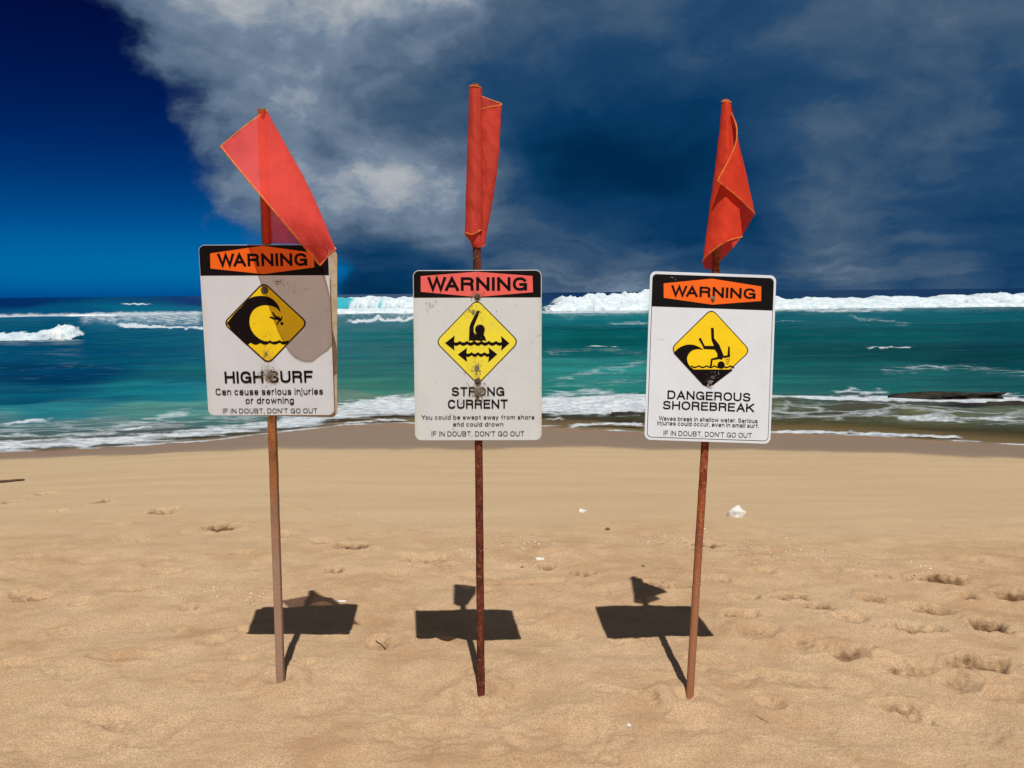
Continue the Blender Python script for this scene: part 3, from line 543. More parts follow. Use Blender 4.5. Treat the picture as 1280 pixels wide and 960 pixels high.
def text_mesh(string, wd, sp):
    """wd: stroke width over cap height"""
    x = 0.0; V = []; Fs = []; n0 = 0; XH = 0.74
    KERN = {'WA': .24, 'Wa': .12, 'Yo': .14, 'AK': .03, 'RK': .02, 'To': .1, 'av': .05, 'wa': .04, 'ay': .05, 'AR': .03}
    for ci, ch in enumerate(string):
        if ch == ' ': x += 0.34 * sp; continue
        x -= KERN.get(string[max(ci - 1, 0):ci + 1], 0)
        gw, cap, strokes = GL[ch]; h = 1.0 if cap else XH; sw = max(gw - 0.0, 0)
        for k, st in enumerate(strokes):
            q = [(x + wd / 2 + u * sw if gw else x + wd / 2 + u * 0.22, wd / 2 + v * (h - wd)) for u, v in st]
            pv, pf = ribbon2(q, wd); V.append(np.column_stack([pv, np.full(len(pv), k)])); Fs += [tuple(z + n0 for z in f) for f in pf]; n0 += len(pv)
        x += sw + wd + 0.155 * sp
    return np.concatenate(V), Fs
def cap_h(wd): return 0.0, 1.0
def rounded(w_, h_, r, seg=8):
    pts = []
    for cx, cz, a0 in ((w_/2 - r, h_/2 - r, 0), (-w_/2 + r, h_/2 - r, 90), (-w_/2 + r, -h_/2 + r, 180), (w_/2 - r, -h_/2 + r, 270)):
        for k in range(seg + 1): a = R(a0 + 90 * k / seg); pts.append((cx + r * math.cos(a), cz + r * math.sin(a)))
    return pts
def round_poly(pts, r, seg=7):
    out = []; n = len(pts)
    for i in range(n):
        p = np.array(pts[i], float); a = np.array(pts[i - 1], float) - p; b = np.array(pts[(i + 1) % n], float) - p
        a /= np.linalg.norm(a); b /= np.linalg.norm(b); s = p + a * r; e = p + b * r
        for k in range(seg + 1):
            t_ = k / seg; out.append(tuple(s * (1 - t_) ** 2 + p * 2 * t_ * (1 - t_) + e * t_ ** 2))
    return out
def prism(name, pts, y0, y1, bevel=0.0):
    bm = bmesh.new()
    f = bm.faces.new([bm.verts.new((p[0], y0, p[1])) for p in pts]); bm.normal_update()
    if f.normal.y > 0: f.normal_flip()
    if y1 is not None:
        ex = bmesh.ops.extrude_face_region(bm, geom=[f]); vs = [g for g in ex['geom'] if isinstance(g, bmesh.types.BMVert)]
        for v in vs: v.co.y = y1
        bmesh.ops.recalc_face_normals(bm, faces=bm.faces)
        if bevel:
            es = [e for e in bm.edges if abs(e.verts[0].co.y - e.verts[1].co.y) < 1e-6]
            bmesh.ops.bevel(bm, geom=es, offset=bevel, segments=2, affect='EDGES')
    bmesh.ops.triangulate(bm, faces=[g for g in bm.faces if len(g.verts) > 4])
    me = bpy.data.meshes.new(name); bm.to_mesh(me); bm.free(); return me
def join_meshes(name, mlist):
    bm = bmesh.new()
    for q in mlist: bm.from_mesh(q)
    me = bpy.data.meshes.new(name); bm.to_mesh(me); bm.free(); return me
def circle(cx, cz, r, n=20): return [(cx + r * math.cos(2 * math.pi * k / n), cz + r * math.sin(2 * math.pi * k / n)) for k in range(n)]
def stroke(p, w0, w1=None):
    p = [np.array(q, float) for q in p]; w1 = w0 if w1 is None else w1; L, Rr = [], []
    for i, q in enumerate(p):
        a = p[max(i - 1, 0)]; b = p[min(i + 1, len(p) - 1)]; d = (b - a) / np.linalg.norm(b - a); n_ = np.array((-d[1], d[0])); w_ = w0 + (w1 - w0) * i / (len(p) - 1)
        L.append(tuple(q + n_ * w_ / 2)); Rr.append(tuple(q - n_ * w_ / 2))
    return L + Rr[::-1]

class Sign:
    def __init__(s, base, Yplate, centre_px, corners, roll, pitch, yaw, white, label):
        s.root = empty('warning_sign', base); tag(s.root, label, 'warning sign', 'warning signs on rusty poles in the sand')
        s.base = np.array(base); s.c = corners
        s.centre = at_Y(centre_px[0], centre_px[1], Yplate)
        s.M = Matrix.Translation(Vector(s.centre - s.base)) @ Matrix.Rotation(R(yaw), 4, 'Z') @ Matrix.Rotation(R(pitch), 4, 'X') @ Matrix.Rotation(R(roll), 4, 'Y')
        s.panel = new_obj('sign_panel', prism('sign_panel', rounded(PW, PH, 0.022), 0.0, 0.004, 0.0009), white, s.root)
        s.panel.matrix_local = s.M
    def P(s, x, y):
        u, v = bilinear_inv(s.c, np.array((x, y), float)); return ((u - 0.5) * PW, (0.5 - v) * PH)
    def add(s, name, pts, material, layer, local=False):
        q = pts if local else [s.P(*p) for p in pts]
        me = prism(name, q, -0.0005 * layer, None); return new_obj(name, me, material, s.panel)
    def multi(s, name, polys, material, layer):
        ml = [prism('p', [s.P(*p) for p in q], -0.0005 * layer - 0.00006 * i, None) for i, q in enumerate(polys)]
        me = join_meshes(name, ml); return new_obj(name, me, material, s.panel)
    def text(s, string, x0, yb_, x1, yt, bold, material, layer=3, sp=1.0, name='lettering'):
        v, fs = text_mesh(string, bold, sp); n = len(v)
        lo, hi = v[:, 0].min(), v[:, 0].max(); b0, b1 = cap_h(bold)
        p0 = np.array(s.P(x0, yb_[0])); p1 = np.array(s.P(x1, yb_[1])); pt = np.array(s.P(x0, yt))
        ex = (p1 - p0); L = np.linalg.norm(ex); ex /= L; ez = np.array((-ex[1], ex[0])); hh = abs((pt - p0) @ ez)
        uu = (v[:, 0] - lo) / (hi - lo) * L; vv = (v[:, 1] - b0) / (b1 - b0) * hh
        q = p0[None] + uu[:, None] * ex + vv[:, None] * ez
        me = mesh_from(name, np.stack([q[:, 0], -0.0005 * layer - 0.00002 * v[:, 2], q[:, 1]], 1), fs, False)
        return new_obj(name, me, material, s.panel)
    def bolt(s, x, y, r, material, h=0.006):
        cx, cz = s.P(x, y); bm = bmesh.new()
        for rad, y0, y1, n in ((r, 0.0, 0.0025, 24), (r * 0.55, 0.0024, h, 6)):
            a = [bm.verts.new((cx + rad * math.cos(2*math.pi*k/n), -0.0016 - y0, cz + rad * math.sin(2*math.pi*k/n))) for k in range(n)]
            b = [bm.verts.new((cx + rad * 0.9 * math.cos(2*math.pi*k/n), -0.0016 - y1, cz + rad * 0.9 * math.sin(2*math.pi*k/n))) for k in range(n)]
            for k in range(n): bm.faces.new((a[k], a[(k+1) % n], b[(k+1) % n], b[k]))
            bm.faces.new(b)
        bmesh.ops.recalc_face_normals(bm, faces=bm.faces)
        me = bpy.data.meshes.new('bolt'); bm.to_mesh(me); bm.free(); return new_obj('bolt', me, material, s.panel)
    def scuffs(s, spots, material, layer=4, name='scuff_marks'):
        polys = []; k = 0
        bm = bmesh.new()
        for (cx, cy, rx, ry, n, big) in spots:
            for _ in range(n):
                r = abs(random.gauss(0, 0.5)); a = random.uniform(0, 6.283); x = cx + rx * r * math.cos(a); y = cy + ry * r * math.sin(a)
                sz = random.uniform(0.6, 1.0) * big * max(0.25, 1.15 - 0.6 * r) * (0.45 + 1.1 * random.random() ** 2); m_ = random.randint(4, 7)
                ph = random.uniform(0, 6.28); sq = random.uniform(0.45, 1)
                pts = []
                for j in range(m_):
                    q = random.uniform(0.5, 1.15) * sz; th = ph + 6.283 * j / m_
                    pts.append(s.P(x + q * math.cos(th), y + q * sq * math.sin(th)))
                k += 1
                try: bm.faces.new([bm.verts.new((p[0], -0.0005 * layer - 0.0000015 * k, p[1])) for p in reversed(pts)])
                except Exception: pass
        me = bpy.data.meshes.new(name); bm.to_mesh(me); bm.free(); return tag(new_obj(name, me, material, s.panel), kind='stuff')
    def pole(s, base, top, wdt, material, square=True):
        base = Vector(base) - Vector((0, 0, 0.25)) * 1.0; top = Vector(top)
        d = (top - base).normalized(); L = (top - base).length; bm = bmesh.new()
        n = 4 if square else 14; rows = 60; rings = []
        xax = Vector((1, 0, 0)); xax = (xax - d * xax.dot(d)).normalized(); yax = d.cross(xax)
        prof = [(p[0], p[1]) for p in rounded(wdt, wdt, wdt * 0.16, 3)] if square else circle(0, 0, wdt / 2, 14)
        for i in range(rows + 1):
            c_ = base + d * L * i / rows; c_ = c_ + Vector((random.gauss(0, .0004), random.gauss(0, .0004), 0))
            rings.append([bm.verts.new(c_ + xax * p[0] + yax * p[1] - Vector(s.base)) for p in prof])
        for i in range(rows):
            a, b = rings[i], rings[i + 1]; m_ = len(a)
            for k in range(m_): f = bm.faces.new((a[k], a[(k+1) % m_], b[(k+1) % m_], b[k])); f.smooth = not square
        bm.faces.new(rings[-1])
        bmesh.ops.recalc_face_normals(bm, faces=bm.faces)
        me = bpy.data.meshes.new('pole'); bm.to_mesh(me); bm.free(); return new_obj('pole', me, material, s.root)

def warn_header(s, band, hexa, hexmat, word):
    s.add('header_band', band, M['black'], 1, local=True)
    s.add('header_label', hexa, hexmat, 2)
    s.text('WARNING', *word, 0.205, M['ink'], 3, 1.0)
def band_pts(w_, ztop, zbot, r):
    pts = [(-w_/2, zbot), (w_/2, zbot)]
    for cx, a0 in ((w_/2 - r, 0), (-w_/2 + r, 90)):
        for k in range(9): a = R(a0 + 90 * k / 8); pts.append((cx + r * math.cos(a), ztop - r + r * math.sin(a)))
    return pts
def cat_rom(P, n):
    P = np.asarray(P, float); Q = np.concatenate([2 * P[:1] - P[1:2], P, 2 * P[-1:] - P[-2:-1]]); m_ = len(P) - 1
    out = []
    for s_ in np.linspace(0, m_, n):
        i = min(int(s_), m_ - 1); f = s_ - i; p0, p1, p2, p3 = Q[i], Q[i+1], Q[i+2], Q[i+3]
        out.append(0.5 * (2*p1 + (p2 - p0)*f + (2*p0 - 5*p1 + 4*p2 - p3)*f*f + (3*p1 - p0 - 3*p2 + p3)*f**3))
    return np.array(out)
def ribbon(s, name, path, wdt, material, parent, closed=False):
    path = np.asarray(path); n = len(path); d = np.gradient(path, axis=0); d /= np.linalg.norm(d, axis=1)[:, None] + 1e-9
    P = []
    for k in range(9):
        a = 2 * math.pi * k / 8
        u = np.cross(d, np.array((0.0, 1.0, 0.0))); u /= np.linalg.norm(u, axis=1)[:, None] + 1e-9; v = np.cross(d, u)
        P.append(path + u * wdt * math.cos(a) + v * wdt * 0.45 * math.sin(a))
    return new_obj(name, grid_mesh(name, np.stack(P, 1)), material, parent)
def flag_surface(s, keys, Yp, ns, nt):
    """keys: list of curves by height (top to bottom), each a list of (px, py, depth from the pole); returns world grid [t, s]"""
    rows = [cat_rom([at_pole(a, b, d, Yp) for a, b, d in k], ns) for k in keys]
    g = np.stack(rows, 0)
    return np.stack([cat_rom(g[:, j], nt) for j in range(ns)], 1)
def flag_obj(s, grids, material, edges, hemw=0.0028):
    bm = bmesh.new()
    for g in grids:
        cr_ = fbm(g[..., 0] * 34 + g[..., 2] * 9 + 3, g[..., 2] * 11 - g[..., 0] * 6, 3, 0.5)
        g = g + np.stack([0.0012 * gnoise(g[..., 0] * 30 + 3, g[..., 2] * 22), 0.0030 * cr_, 0 * g[..., 0]], -1)
        q = grid_mesh('g', g - s.base); bm.from_mesh(q)
    me = bpy.data.meshes.new('flag'); bm.to_mesh(me); bm.free()
    me.polygons.foreach_set('use_smooth', [True] * len(me.polygons))
    o = new_obj('flag', me, material, s.root)
    for e in edges: ribbon(s, 'hem', np.asarray(e) - s.base, hemw, M['hem'], o)
    return o
def pole_fn(b, pm):
    return lambda z: b[1] + (pm[1] - b[1]) * (z - b[2]) / (pm[2] - b[2])
def pole_pts(i, plate_mid_px, Yp, top_px):
    b = np.array(POLE_BASE[i]); b[2] = sand_at(b[0], b[1])
    pm = at_Y(plate_mid_px[0], plate_mid_px[1], Yp)
    fn = pole_fn(b, pm); top = at_pole(top_px[0], top_px[1], 0, fn)
    return b, top, fn
def at_pole(px, py, d, fn):
    Y = 2.9
    for _ in range(4): Y = fn(at_Y(px, py, Y)[2]) + d
    return at_Y(px, py, Y)
def plate_pose(fn, centre_px, off):
    Y = at_pole(centre_px[0], centre_px[1], -off, fn)[1]
    return Y, -math.degrees(math.atan(fn(1.0) - fn(0.0)))

# ---- left: HIGH SURF
b, tp, Yt1 = pole_pts(0, (337.5, 445), 2.885, (327.5, 136.5))
Yp_, pit_ = plate_pose(Yt1, (334.3, 414.2), 0.0205)
S = Sign(b, Yp_, (334.3, 414.2), [(62,65),(683,65),(92,888),(695,890)], 0.35, pit_, 0.0, M['white1'],
         'speckled white HIGH SURF sign with a sheer red flag draped over its corner')
S.pole(b, tp, 0.0285, M['rust1'])
warn_header(S, band_pts(PW - 0.003, PH/2 - 0.0015, PH/2 - 0.107, 0.0205), [(118,105),(370,70),(612,104),(614,172),(370,203),(118,176)], M['orange'], (152, (167,165), 582, 107))
D1 = [(370,238),(170,437),(384,640),(580,438)]
S.add('diamond_border', round_poly([S.P(*p) for p in D1], 0.026), M['brown'], 1, local=True)
S.add('warning_diamond', round_poly([S.P(*p) for p in [(371,248),(180,437),(384,629),(570,438)]], 0.023), M['yellow1'], 2, local=True)
def z1(p): return (235 + 3.84 * 0 + 0, 0)
# pictogram traced in the close-up (8x from photo px 275,345) and carried back to the sign's own crop
def c1(x, y): return ((275 + x / 8 - 235) * 3.84, (345 + y / 8 - 290) * 3.84)
outer = cat_rom([(78,470),(150,380),(230,300),(290,235),(350,207),(430,198),(510,215),(570,262),(605,320),(614,368)], 40)
inner = cat_rom([(614,368),(570,318),(500,294),(430,294),(360,325),(318,380),(302,450),(312,520),(345,580),(400,630),(450,652)], 40)
waveb = cat_rom([(450,652),(490,652),(503,640),(520,655),(555,655),(590,646),(600,640),(620,655),(650,655),(692,643)], 30)
under = cat_rom([(692,643),(672,675),(630,688),(598,670),(560,686),(520,682),(500,670),(470,687),(435,685),(405,672),(370,688),(335,683),(310,668),(285,684),(262,682),(170,590),(78,480)], 50)
poly = [c1(*p) for p in np.concatenate([outer, inner[1:], waveb[1:], under[1:-1]])]
surfer = [stroke([(505,408),(545,425),(585,428)], 16, 26), stroke([(535,362),(552,395),(585,425)], 14, 22), stroke([(575,415),(620,445)], 36, 30), stroke([(618,440),(628,405)], 12), stroke([(600,450),(580,470),(582,490)], 13), circle(625, 476, 16, 14)]
S.multi('pictogram', [poly] + [[c1(*p) for p in q] for q in surfer], M['ink'], 3)
S.text('HIGH SURF', 175, (729,727), 597, 671, 0.195, M['ink'])
S.text('Can cause serious injuries', 130, (787,787), 643, 754, 0.150, M['ink'], sp=1.1)
S.text('or drowning', 272, (830,830), 503, 798, 0.150, M['ink'], sp=1.1)
S.text("IF IN DOUBT, DON'T GO OUT", 163, (877,879), 614, 853, 0.125, M['ink'], sp=1.2)
S.bolt(374, 279, 0.0135, M['bolt'], 0.004); S.bolt(389, 690, 0.0085, M['steel'], 0.006)
S.scuffs([(388,680,70,80,130,3.4),(375,590,55,55,50,3),(440,240,110,45,45,3),(520,280,150,110,30,2.6),(380,500,330,330,70,2.4)], M['speck'], 5)
S.scuffs([(388,690,55,55,240,5.5),(388,690,110,100,260,3.0),(375,590,50,50,45,4),(440,240,100,40,40,3.2),(380,560,300,250,40,2.4),(520,250,120,80,25,2.6)], M['scuff'])
bb = new_obj('backing_board', prism('backing_board', rounded(PW, PH, 0.022), 0.0, 0.009, 0.001), M['wood'], S.root)
bb.matrix_local = S.M @ Matrix.Translation((0.009, 0.036, -0.010)) @ Matrix.Rotation(R(2.0), 4, 'Y') @ Matrix.Rotation(R(4.0), 4, 'Z')
kT = [(328,139,.016),(330,138.5,.02),(332,138.8,-.004),(306,158,-.05),(276,183,-.06)]
kM = [(330.3,222,.016),(352,221,.05),(380,222,-.05),(364,238,-.16),(336,256,-.225)]
kN = [(331.7,263,.016),(362,262,.05),(400,265,-.11),(386,278,-.19),(368,294,-.215)]
kB = [(333,304,.016),(372,305,.05),(417,309,-.155),(410,320,-.155),(400,332,-.155)]
kH = [(329,180,.016),(341,179.5,.035),(355.5,179,-.02),(334,197,-.10),(304,218,-.145)]
g = flag_surface(S, [kT, kH, kM, kN, kB], Yt1, 60, 70)
sl = flag_surface(S, [[(333,139,.020),(322.2,138.5,.004),(328,138.5,-.025),(334,139.5,.004)], [(336,222,.022),(324.4,222,.004),(330,222,-.026),(337,222,.004)], [(339,304.5,.022),(327,304.5,.004),(333,304,-.024),(340,304,.004)]], Yt1, 20, 40)
flag_obj(S, [g, sl], M['flag1'], [g[0, 24:], g[:, -1], g[-1, 26:]])

# ---- middle: STRONG CURRENT
b, tp, Yt2 = pole_pts(1, (597.5, 445), 2.876, (594, 105.5))
Yp_, pit_ = plate_pose(Yt2, (597.2, 445), 0.0205)
S = Sign(b, Yp_, (597.2, 445), [(62,70),(683,68),(68,888),(680,888)], 0.35, pit_, -0.5, M['white2'],
         'weathered cream STRONG CURRENT sign with faded pink header and a swimmer between arrows')
S.pole(b, tp, 0.0285, M['rust2'], False)
warn_header(S, band_pts(PW - 0.005, PH/2 - 0.0025, PH/2 - 0.097, 0.0195), [(100,98),(370,77),(639,97),(641,174),(370,197),(100,172)], M['pink'], (131, (167,167), 613, 103))
def c2(x, y): return ((540 + x * 115 / 960 - 500) * 3.84, (370 + y * 115 / 960 - 320) * 3.84)
D2 = [c2(470, 28), c2(30, 475), c2(478, 925), c2(915, 475)]
S.add('diamond_border', round_poly([S.P(*p) for p in D2], 0.026), M['brown'], 1, local=True)
S.add('warning_diamond', round_poly([S.P(*p) for p in [c2(470, 42), c2(44, 475), c2(478, 910), c2(900, 475)]], 0.024), M['yellow2'], 2, local=True)
def wavy(x0, x1, y, amp, th, n):
    xs = np.linspace(x0, x1, 60); ph = np.abs(np.sin((xs - x0) / (x1 - x0) * math.pi * n))
    return [(x, y - th / 2 + amp * (p - .5)) for x, p in zip(xs, ph)] + [(x, y + th / 2 + amp * (p - .5)) for x, p in zip(xs[::-1], ph[::-1])]
pic = [[(135,488),(238,408),(228,488),(234,565)], [(810,490),(722,412),(732,490),(722,568)], wavy(215, 745, 490, 18, 34, 7),
       [(268,606),(366,536),(356,606),(366,685)], [(682,604),(590,532),(600,604),(585,690)], wavy(345, 615, 606, 18, 32, 4),
       [(385,465),(388,400),(392,320),(405,280),(470,155),(503,150),(488,195),(438,310),(436,370),(450,392),(550,385),(540,402),(556,425),(568,465),(540,458),(505,466),(470,458),(435,466),(410,458)],
       circle(502, 347, 52, 28)]
S.multi('pictogram', [[c2(*p) for p in q] for q in pic], M['ink'], 3)
S.text('STRONG', 246, (671,671), 501, 628, 0.182, M['ink'], sp=1.0); S.text('CURRENT', 228, (733,732), 517, 689, 0.182, M['ink'], sp=1.0)
S.text('You could be swept away from shore', 99, (785,785), 646, 764, 0.135, M['ink'], sp=1.2)
S.text('and could drown', 252, (819,819), 495, 798, 0.135, M['ink'], sp=1.2)
S.text("IF IN DOUBT, DON'T GO OUT", 148, (867,867), 596, 843, 0.120, M['ink'], sp=1.2)
S.bolt(373, 196, 0.011, M['bolt'], 0.008); S.bolt(373, 600, 0.012, M['bolt'], 0.006); S.bolt(371, 672, 0.0065, M['bolt'], 0.005)
S.scuffs([(370,655,80,85,130,3.4),(368,545,45,70,50,3),(372,190,60,35,40,3.2),(365,275,110,60,60,2.8),(140,240,90,70,24,3),(370,480,330,360,90,2.4)], M['speck'], 5)
S.scuffs([(375,648,52,55,240,5.5),(370,660,110,95,260,3),(368,540,40,60,170,4.2),(372,188,45,20,45,6),(352,262,45,32,60,5),(380,320,150,110,40,2.4),(150,230,110,60,25,2.6),(520,240,100,30,18,2.6),(300,700,250,120,40,2.2)], M['scuff'])
k0 = [(600,137,-.004),(612,134,-.016),(627,130.5,.0),(613,125,.026),(599,119,.036),(590,111,.026),(586.5,108,0),(592,107.2,-.024),(600,109,-.014),(602.5,113,.004)]
k1 = [(601,218,-.004),(612,216,-.018),(621.5,214,.0),(612,211,.028),(600,208,.038),(590,205,.03),(583.5,203,0),(592,202,-.030),(601,203,-.016),(603.5,206,.004)]
k2 = [(599,306,.000),(602,308,-.006),(606,306,.006),(603,304,.022),(597,303,.034),(588,300,.03),(581,291,0),(590,293,-.034),(600.5,288,-.018),(603,290,.002)]
g = flag_surface(S, [k0, k1, k2], Yt2, 90, 60)
tie = flag_surface(S, [[(583.5,290,.004),(590,292,-.022),(599.5,288,-.014),(601,289,.018),(592,292,.026),(583.5,290,.004)],
    [(588,302,.004),(592,304,-.021),(600,301,-.016),(602.5,302,.016),(596,303,.024),(588,302,.004)], [(590.5,309,.002),(595.5,309.5,-.017),(601,309,-.012),(602,309,.012),(596,309,.017),(590.5,309,.002)]], Yt2, 30, 16)
flag_obj(S, [g, tie], M['flag2'], [g[0], g[-1]], 0.0026)

# ---- right: DANGEROUS SHOREBREAK
b, tp, Yt3 = pole_pts(2, (887, 445), 2.905, (907.5, 125.5))
Yp_, pit_ = plate_pose(Yt3, (888, 447.1), 0.0210)
S = Sign(b, Yp_, (888, 447.1), [(100,42),(727,65),(57,875),(683,893)], 2.55, pit_, 0.5, M['white3'],
         'clean white bordered DANGEROUS SHOREBREAK sign with a tumbling figure, leaning to one side')
S.pole(b, tp, 0.0290, M['rust3'], False)
S.add('border_line', rounded(PW - 0.017, PH - 0.020, 0.016), M['ink'], 1, local=True)
S.add('panel_face', rounded(PW - 0.021, PH - 0.024, 0.0145), M['white3'], 2, local=True)
S.add('header_band', band_pts(PW - 0.0185, PH/2 - 0.0115, PH/2 - 0.127, 0.015), M['black'], 3, local=True)
S.add('header_label', [(165,103),(405,80),(650,119),(648,190),(405,208),(164,174)], M['orange'], 4)
S.text('WARNING', 199, (165,181), 620, 113, 0.195, M['ink'], 5, 1.0)
def c3(x, y): return ((830 + x * 115 / 960 - 790) * 4, (380 + y * 115 / 960 - 330) * 4)
S.add('diamond_border', round_poly([S.P(*p) for p in [c3(503, 52), c3(66, 470), c3(458, 890), c3(904, 490)]], 0.027), M['brown'], 3, local=True)
S.add('warning_diamond', round_poly([S.P(*p) for p in [c3(503, 66), c3(80, 470), c3(459, 877), c3(890, 490)]], 0.025), M['yellow1'], 4, local=True)
crest = cat_rom([(100,512),(160,460),(230,430),(300,428),(360,448),(412,480)], 24); inn = cat_rom([(412,480),(350,474),(290,490),(250,535),(240,580),(255,630),(290,668),(310,682)], 24)
pw = list(crest) + list(inn[1:]) + [(705,682),(712,688),(475,862),(452,862),(405,845),(180,600)]
xs = np.linspace(278, 728, 60); sea_ = [(x, 640 + 16 * abs(math.sin((x - 278) / 450 * math.pi * 5.5))) for x in xs]
pic = [pw, [(x, y - 3) for x, y in sea_] + [(x, y + 12) for x, y in sea_[::-1]],
       [(492,255),(522,255),(524,362),(575,425),(622,545),(600,582),(552,572),(555,520),(528,478),(415,472),(405,445),(362,368),(385,356),(425,440),(520,440),(495,375)],
       [(560,552),(560,578),(505,585),(495,648),(474,652),(488,572)], [(612,545),(660,535),(668,445),(684,448),(686,552),(620,565)], circle(592, 636, 38, 24)]
S.multi('pictogram', [[c3(*p) for p in q] for q in pic], M['ink'], 5)
spl = [stroke([(640,590),(655,575),(685,572)], 6), stroke([(645,605),(668,598),(680,585)], 6), stroke([(645,622),(665,625),(668,608)], 6)]
S.multi('splash_marks', [[c3(*p) for p in q] for q in spl], M['brown'], 5)
S.text('DANGEROUS', 174, (672,684), 586, 630, 0.172, M['ink'], 4, 1.0); S.text('SHOREBREAK', 150, (723,736), 605, 681, 0.172, M['ink'], 4, 1.0)
S.text('Waves break in shallow water. Serious', 130, (778,790), 620, 757, 0.140, M['ink'], 4, 1.0)
S.text('Injuries could occur, even in small surf.', 122, (801,814), 626, 780, 0.140, M['ink'], 4, 1.0)
S.text("IF IN DOUBT, DON'T GO OUT", 152, (852,863), 590, 828, 0.120, M['ink'], 4, 1.1)
S.bolt(408, 178, 0.009, M['steel'], 0.008); S.bolt(386, 592, 0.008, M['steel'], 0.006)
S.scuffs([(386,592,30,32,45,4),(405,560,50,50,25,2.2),(390,612,50,12,40,4),(430,545,4,40,25,1.8),(155,375,50,12,10,4),(210,75,60,20,8,2.4)], M['scuffw'], 7)
k0 = [(913.5,128,-.006),(909,127,-.020),(902.5,127,.0),(908,126.5,.024),(912,127,.022),(914,128,.012)]
k1 = [(917,180,-.016),(908,182,-.034),(897,184,.0),(906,180,.032),(915,178,.030),(923,178,.010)]
k2 = [(922,240,-.022),(906,245,-.048),(888,252,.0),(902,250,.044),(922,240,.040),(936,236,.012)]
k3 = [(928,296,-.020),(906,303,-.064),(879,325,-.01),(889,336,.046),(902,331,.052),(924,300,.044),(943.5,267,.014)]
k3 = [k3[0], k3[1], k3[2], k3[3], k3[5], k3[6]]
g = flag_surface(S, [k0, k1, k2, k3], Yt3, 80, 70)
Rr = cat_rom([at_pole(a, c_, d, Yt3) for a, c_, d in ((914,140,.012),(918.5,155,.010),(924,180,.010),(934,222,.006),(943.5,267,.010))], 50)
Ll = cat_rom([at_pole(a, c_, d, Yt3) for a, c_, d in ((914.2,141,-.022),(920.5,158,-.034),(920,178,-.046),(911,200,-.062),(897,226,-.078))], 50)
Mm = (Rr + Ll) / 2 + np.array((0, -0.014, 0)) * np.sin(np.linspace(0, 1, 50) * 1.5)[:, None]
fl = np.stack([cat_rom([Ll[i], Mm[i], Rr[i]], 24) for i in range(50)], 0)
flag_obj(S, [g, fl], M['flag3'], [Ll, fl[-1], g[0], g[-1, :34]], 0.0026)

# ------------------------------------------------------------------ beach finds
def lump_mesh(name, rx, ry, rz, seed, rough=0.25, sub=3, flat=0.5):
    bm = bmesh.new(); bmesh.ops.create_icosphere(bm, subdivisions=sub, radius=1)
    for v in bm.verts:
        p = np.array(v.co); k = 1 + rough * float(fbm(p[0] * 1.3 + seed, p[1] * 1.3 + p[2] * 1.7 + seed, 4, 0.55))
        z = p[2] * k; z = z if z > 0 else z * flat
        ang_ = 1 + 0.16 * rough * math.sin(5 * math.atan2(p[1], p[0]) + seed) ; v.co = (p[0] * k * rx * ang_, p[1] * k * ry * ang_, z * rz if p[2] > 0 else z * rz * 0.8)
    for f in bm.faces: f.smooth = True
    me = bpy.data.meshes.new(name); bm.to_mesh(me); bm.free(); return me
def find(name, px, py, dims, material, label, cat, seed, sink=0.15, turn=0, rough=0.3, flat=0.4, group=None):
    p = ground(px, py); z = sand_at(p[0], p[1])
    o = new_obj(name, lump_mesh(name, *dims, seed, rough, 3, flat), material, None, (p[0], p[1], z + dims[2] * 0.06)); o.rotation_euler[2] = R(turn)
    return tag(o, label, cat, group)
find('coral_rock', 921, 645, (.064, .045, .060), M['coral'], 'large white coral rock lying alone on the smooth sand', 'rock', 4.2, rough=.30, flat=1.0)
find('coral_fragment', 728, 640, (.030, .02, .020), M['coral'], 'small white coral piece on smooth sand near the dark pebble', 'rock', 9.1, rough=.5)
find('shell_fragment', 675, 699, (.026, .018, .010), M['coral'], 'flat white shell piece beside the footprints right of the middle pole', 'shell', 3.3, rough=.5)
find('pebble', 759.5, 662, (.014, .012, .013), M['pebble'], 'small round dark pebble on smooth sand between two white pieces', 'pebble', 6.4)
find('pebble', 786, 909, (.0095, .008, .007), M['coral'], 'small pale pebble on the nearest sand', 'pebble', 2.2)
find('shard', 427, 754, (.024, .006, .004), M['shard'], 'slim pale shard lying in the shadow of the left sign', 'litter', 1.4, rough=.15)
find('pebble', 653, 707.5, (.010, .008, .006), M['pebble'], 'flat dark pebble beside the shell piece', 'pebble', 7.7)
find('pebble', 804, 707.5, (.010, .007, .005), M['pebble'], 'tiny dark pebble left of the right pole beyond its shadow', 'pebble', 8.8)
def stick(name, pts, r0, r1, material, label, lift=0.0):
    P = [];
    for px, py in pts:
        q = ground(px, py); P.append((q[0], q[1], sand_at(q[0], q[1]) + r0 * 0.7 + lift))
    path = cat_rom(P, 24); n = len(path); d = np.gradient(path, axis=0); d /= np.linalg.norm(d, axis=1)[:, None]
    rad = np.interp(np.linspace(0, 1, n), [0, .9, 1], [r0, r1, r1 * 0.6]) * (1 + 0.25 * gnoise(np.arange(n) * .4, np.zeros(n)))
    u = np.cross(d, np.array((0, 0, 1.0))); u /= np.linalg.norm(u, axis=1)[:, None]; v = np.cross(d, u)
    G = np.stack([path + (u * math.cos(a) + v * math.sin(a)) * rad[:, None] for a in np.linspace(0, 2 * math.pi, 11)], 1)
    c0 = path[0]; o = new_obj(name, grid_mesh(name, G - c0), material, None, tuple(c0)); return tag(o, label, 'stick')
stick('driftwood_stick', [(-40,606),(-10,604),(10,603),(31,601)], .016, .013, M['stick'], 'dark driftwood stick lying on smooth sand near the waterline')
stick('twig', [(945,897),(953,900),(961,903)], .0016, .0010, M['stick'], 'thin dark twig on the sand right of the right pole foot')
stick('twig', [(470,797),(478,801),(484,808)], .0030, .0020, M['stick'], 'short dark twig between the left and middle poles')

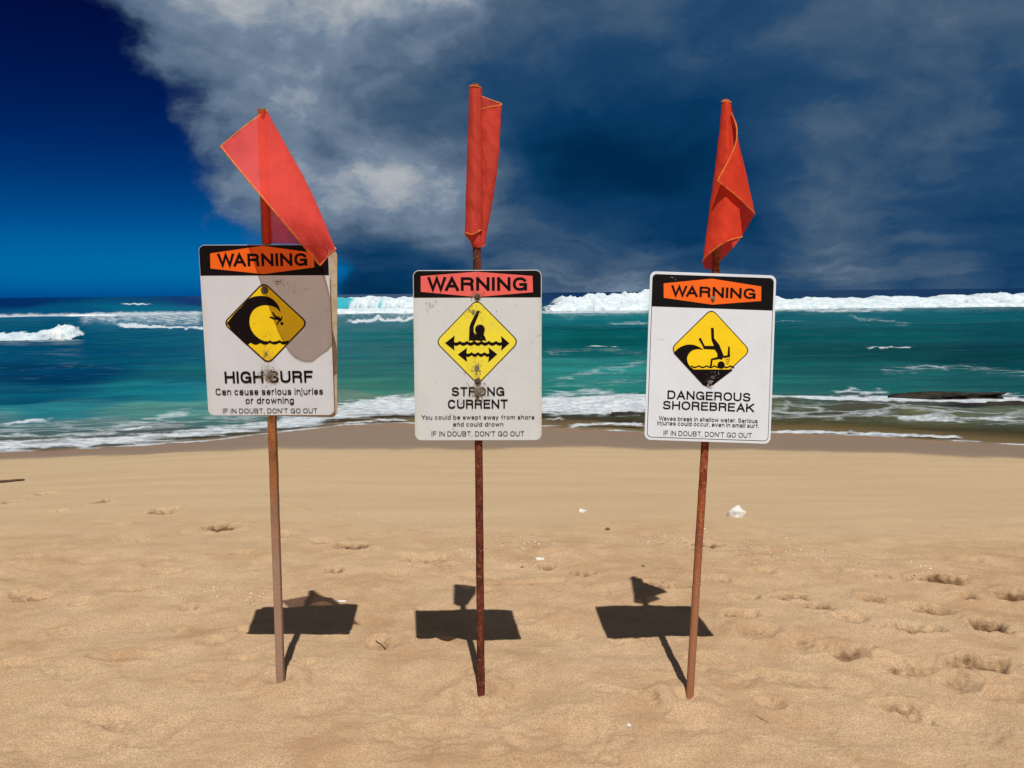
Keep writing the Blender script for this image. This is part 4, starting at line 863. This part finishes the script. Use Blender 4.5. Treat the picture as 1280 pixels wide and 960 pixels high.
# reef rocks awash
def reef(px, py, dims, seed, label):
    p = at_Z(px, py, SEA); o = new_obj('reef_rock', lump_mesh('reef_rock', *dims, seed, .55, 4, .8), M['darkrock'], None, (p[0], p[1], SEA - dims[2] * 0.52)); return tag(o, label, 'rock', 'reef rocks awash in the shallows')
reef(1186, 494, (.95, .4, .15), 3.7, 'long low brown reef rock awash behind the white foam line')
reef(1136, 494, (.42, .3, .09), 5.9, 'small dark reef rock at the seaward end of the long one')
reef(1268, 506, (1.0, .3, .12), 8.3, 'dark flat reef rock in front of the foam line at the right edge')
reef(790, 518, (.45, .2, .10), 12.3, 'small dark rock in the backwash beside the right sign')

# coral and shell rubble along the wrack line
m, t, out = mat('shell rubble'); rc = t.node('ShaderNodeAttribute', attribute_name='tone').outputs['Color']; pbsdf(t, out, Base_Color=rc, Roughness=0.85); M['rubble'] = m
V, Fc, T = [], [], []
def chip(x, y, s_, tone):
    z = sand_at(x, y); n0 = len(V); a0 = random.uniform(0, 6.28); el = random.uniform(0.45, 1)
    for j in range(5):
        a = a0 + 1.2566 * j; k = s_ * random.uniform(0.7, 1.2); V.append((x + k * math.cos(a), y + k * el * math.sin(a), z - 0.1 * s_))
    V.append((x, y, z + s_ * random.uniform(0.4, 0.8)))
    for j in range(5): Fc.append((n0 + j, n0 + (j + 1) % 5, n0 + 5))
    T.extend([tone] * 6)
lines = [([(70,597),(180,606),(320,615),(420,640),(490,662),(560,672)], 5, 170, .0055), ([(440,645),(540,655),(640,680),(720,675),(800,672),(900,690),(1000,690),(1070,702)], 7, 230, .0055),
         ([(560,690),(650,684),(700,680)], 6, 70, .008), ([(200,742),(260,738),(340,745)], 8, 90, .006), ([(130,676),(190,674)], 4, 30, .006), ([(800,672),(860,668)], 3, 40, .006),
         ([(700,610),(860,620),(1080,640),(1280,655)], 4, 60, .004), ([(880,685),(1000,692),(1100,705),(1180,720)], 10, 120, .006), ([(0,640),(640,760),(1280,760)], 60, 220, .0036), ([(0,850),(640,870),(1280,870)], 80, 160, .0026), ([(0,600),(1280,610)], 22, 70, .004)]
for li, (pts, sp_, n, sz) in enumerate(lines):
    p = np.array(pts, float)
    for _ in range(n):
        x = random.uniform(p[0, 0], p[-1, 0]); y = float(np.interp(x, p[:, 0], p[:, 1])) + random.gauss(0, sp_)
        q = ground(x, max(y, 580)); k = random.random()
        tone = (.68, .62, .53) if k < (.12 if li in (0, 6, 10) else .42) else ((.12, .075, .045) if k < .8 else (.38, .27, .17))
        chip(q[0], q[1], 0.85 * sz * random.uniform(.4, 1.2) * (1.4 if random.random() < .08 else 1), tone)
me = mesh_from('coral_rubble', V, Fc, False); attr_col(me, 'tone', T)
tag(new_obj('coral_rubble', me, M['rubble']), 'scattered white and dark coral and shell bits along the wrack line', 'rubble', None, 'stuff')
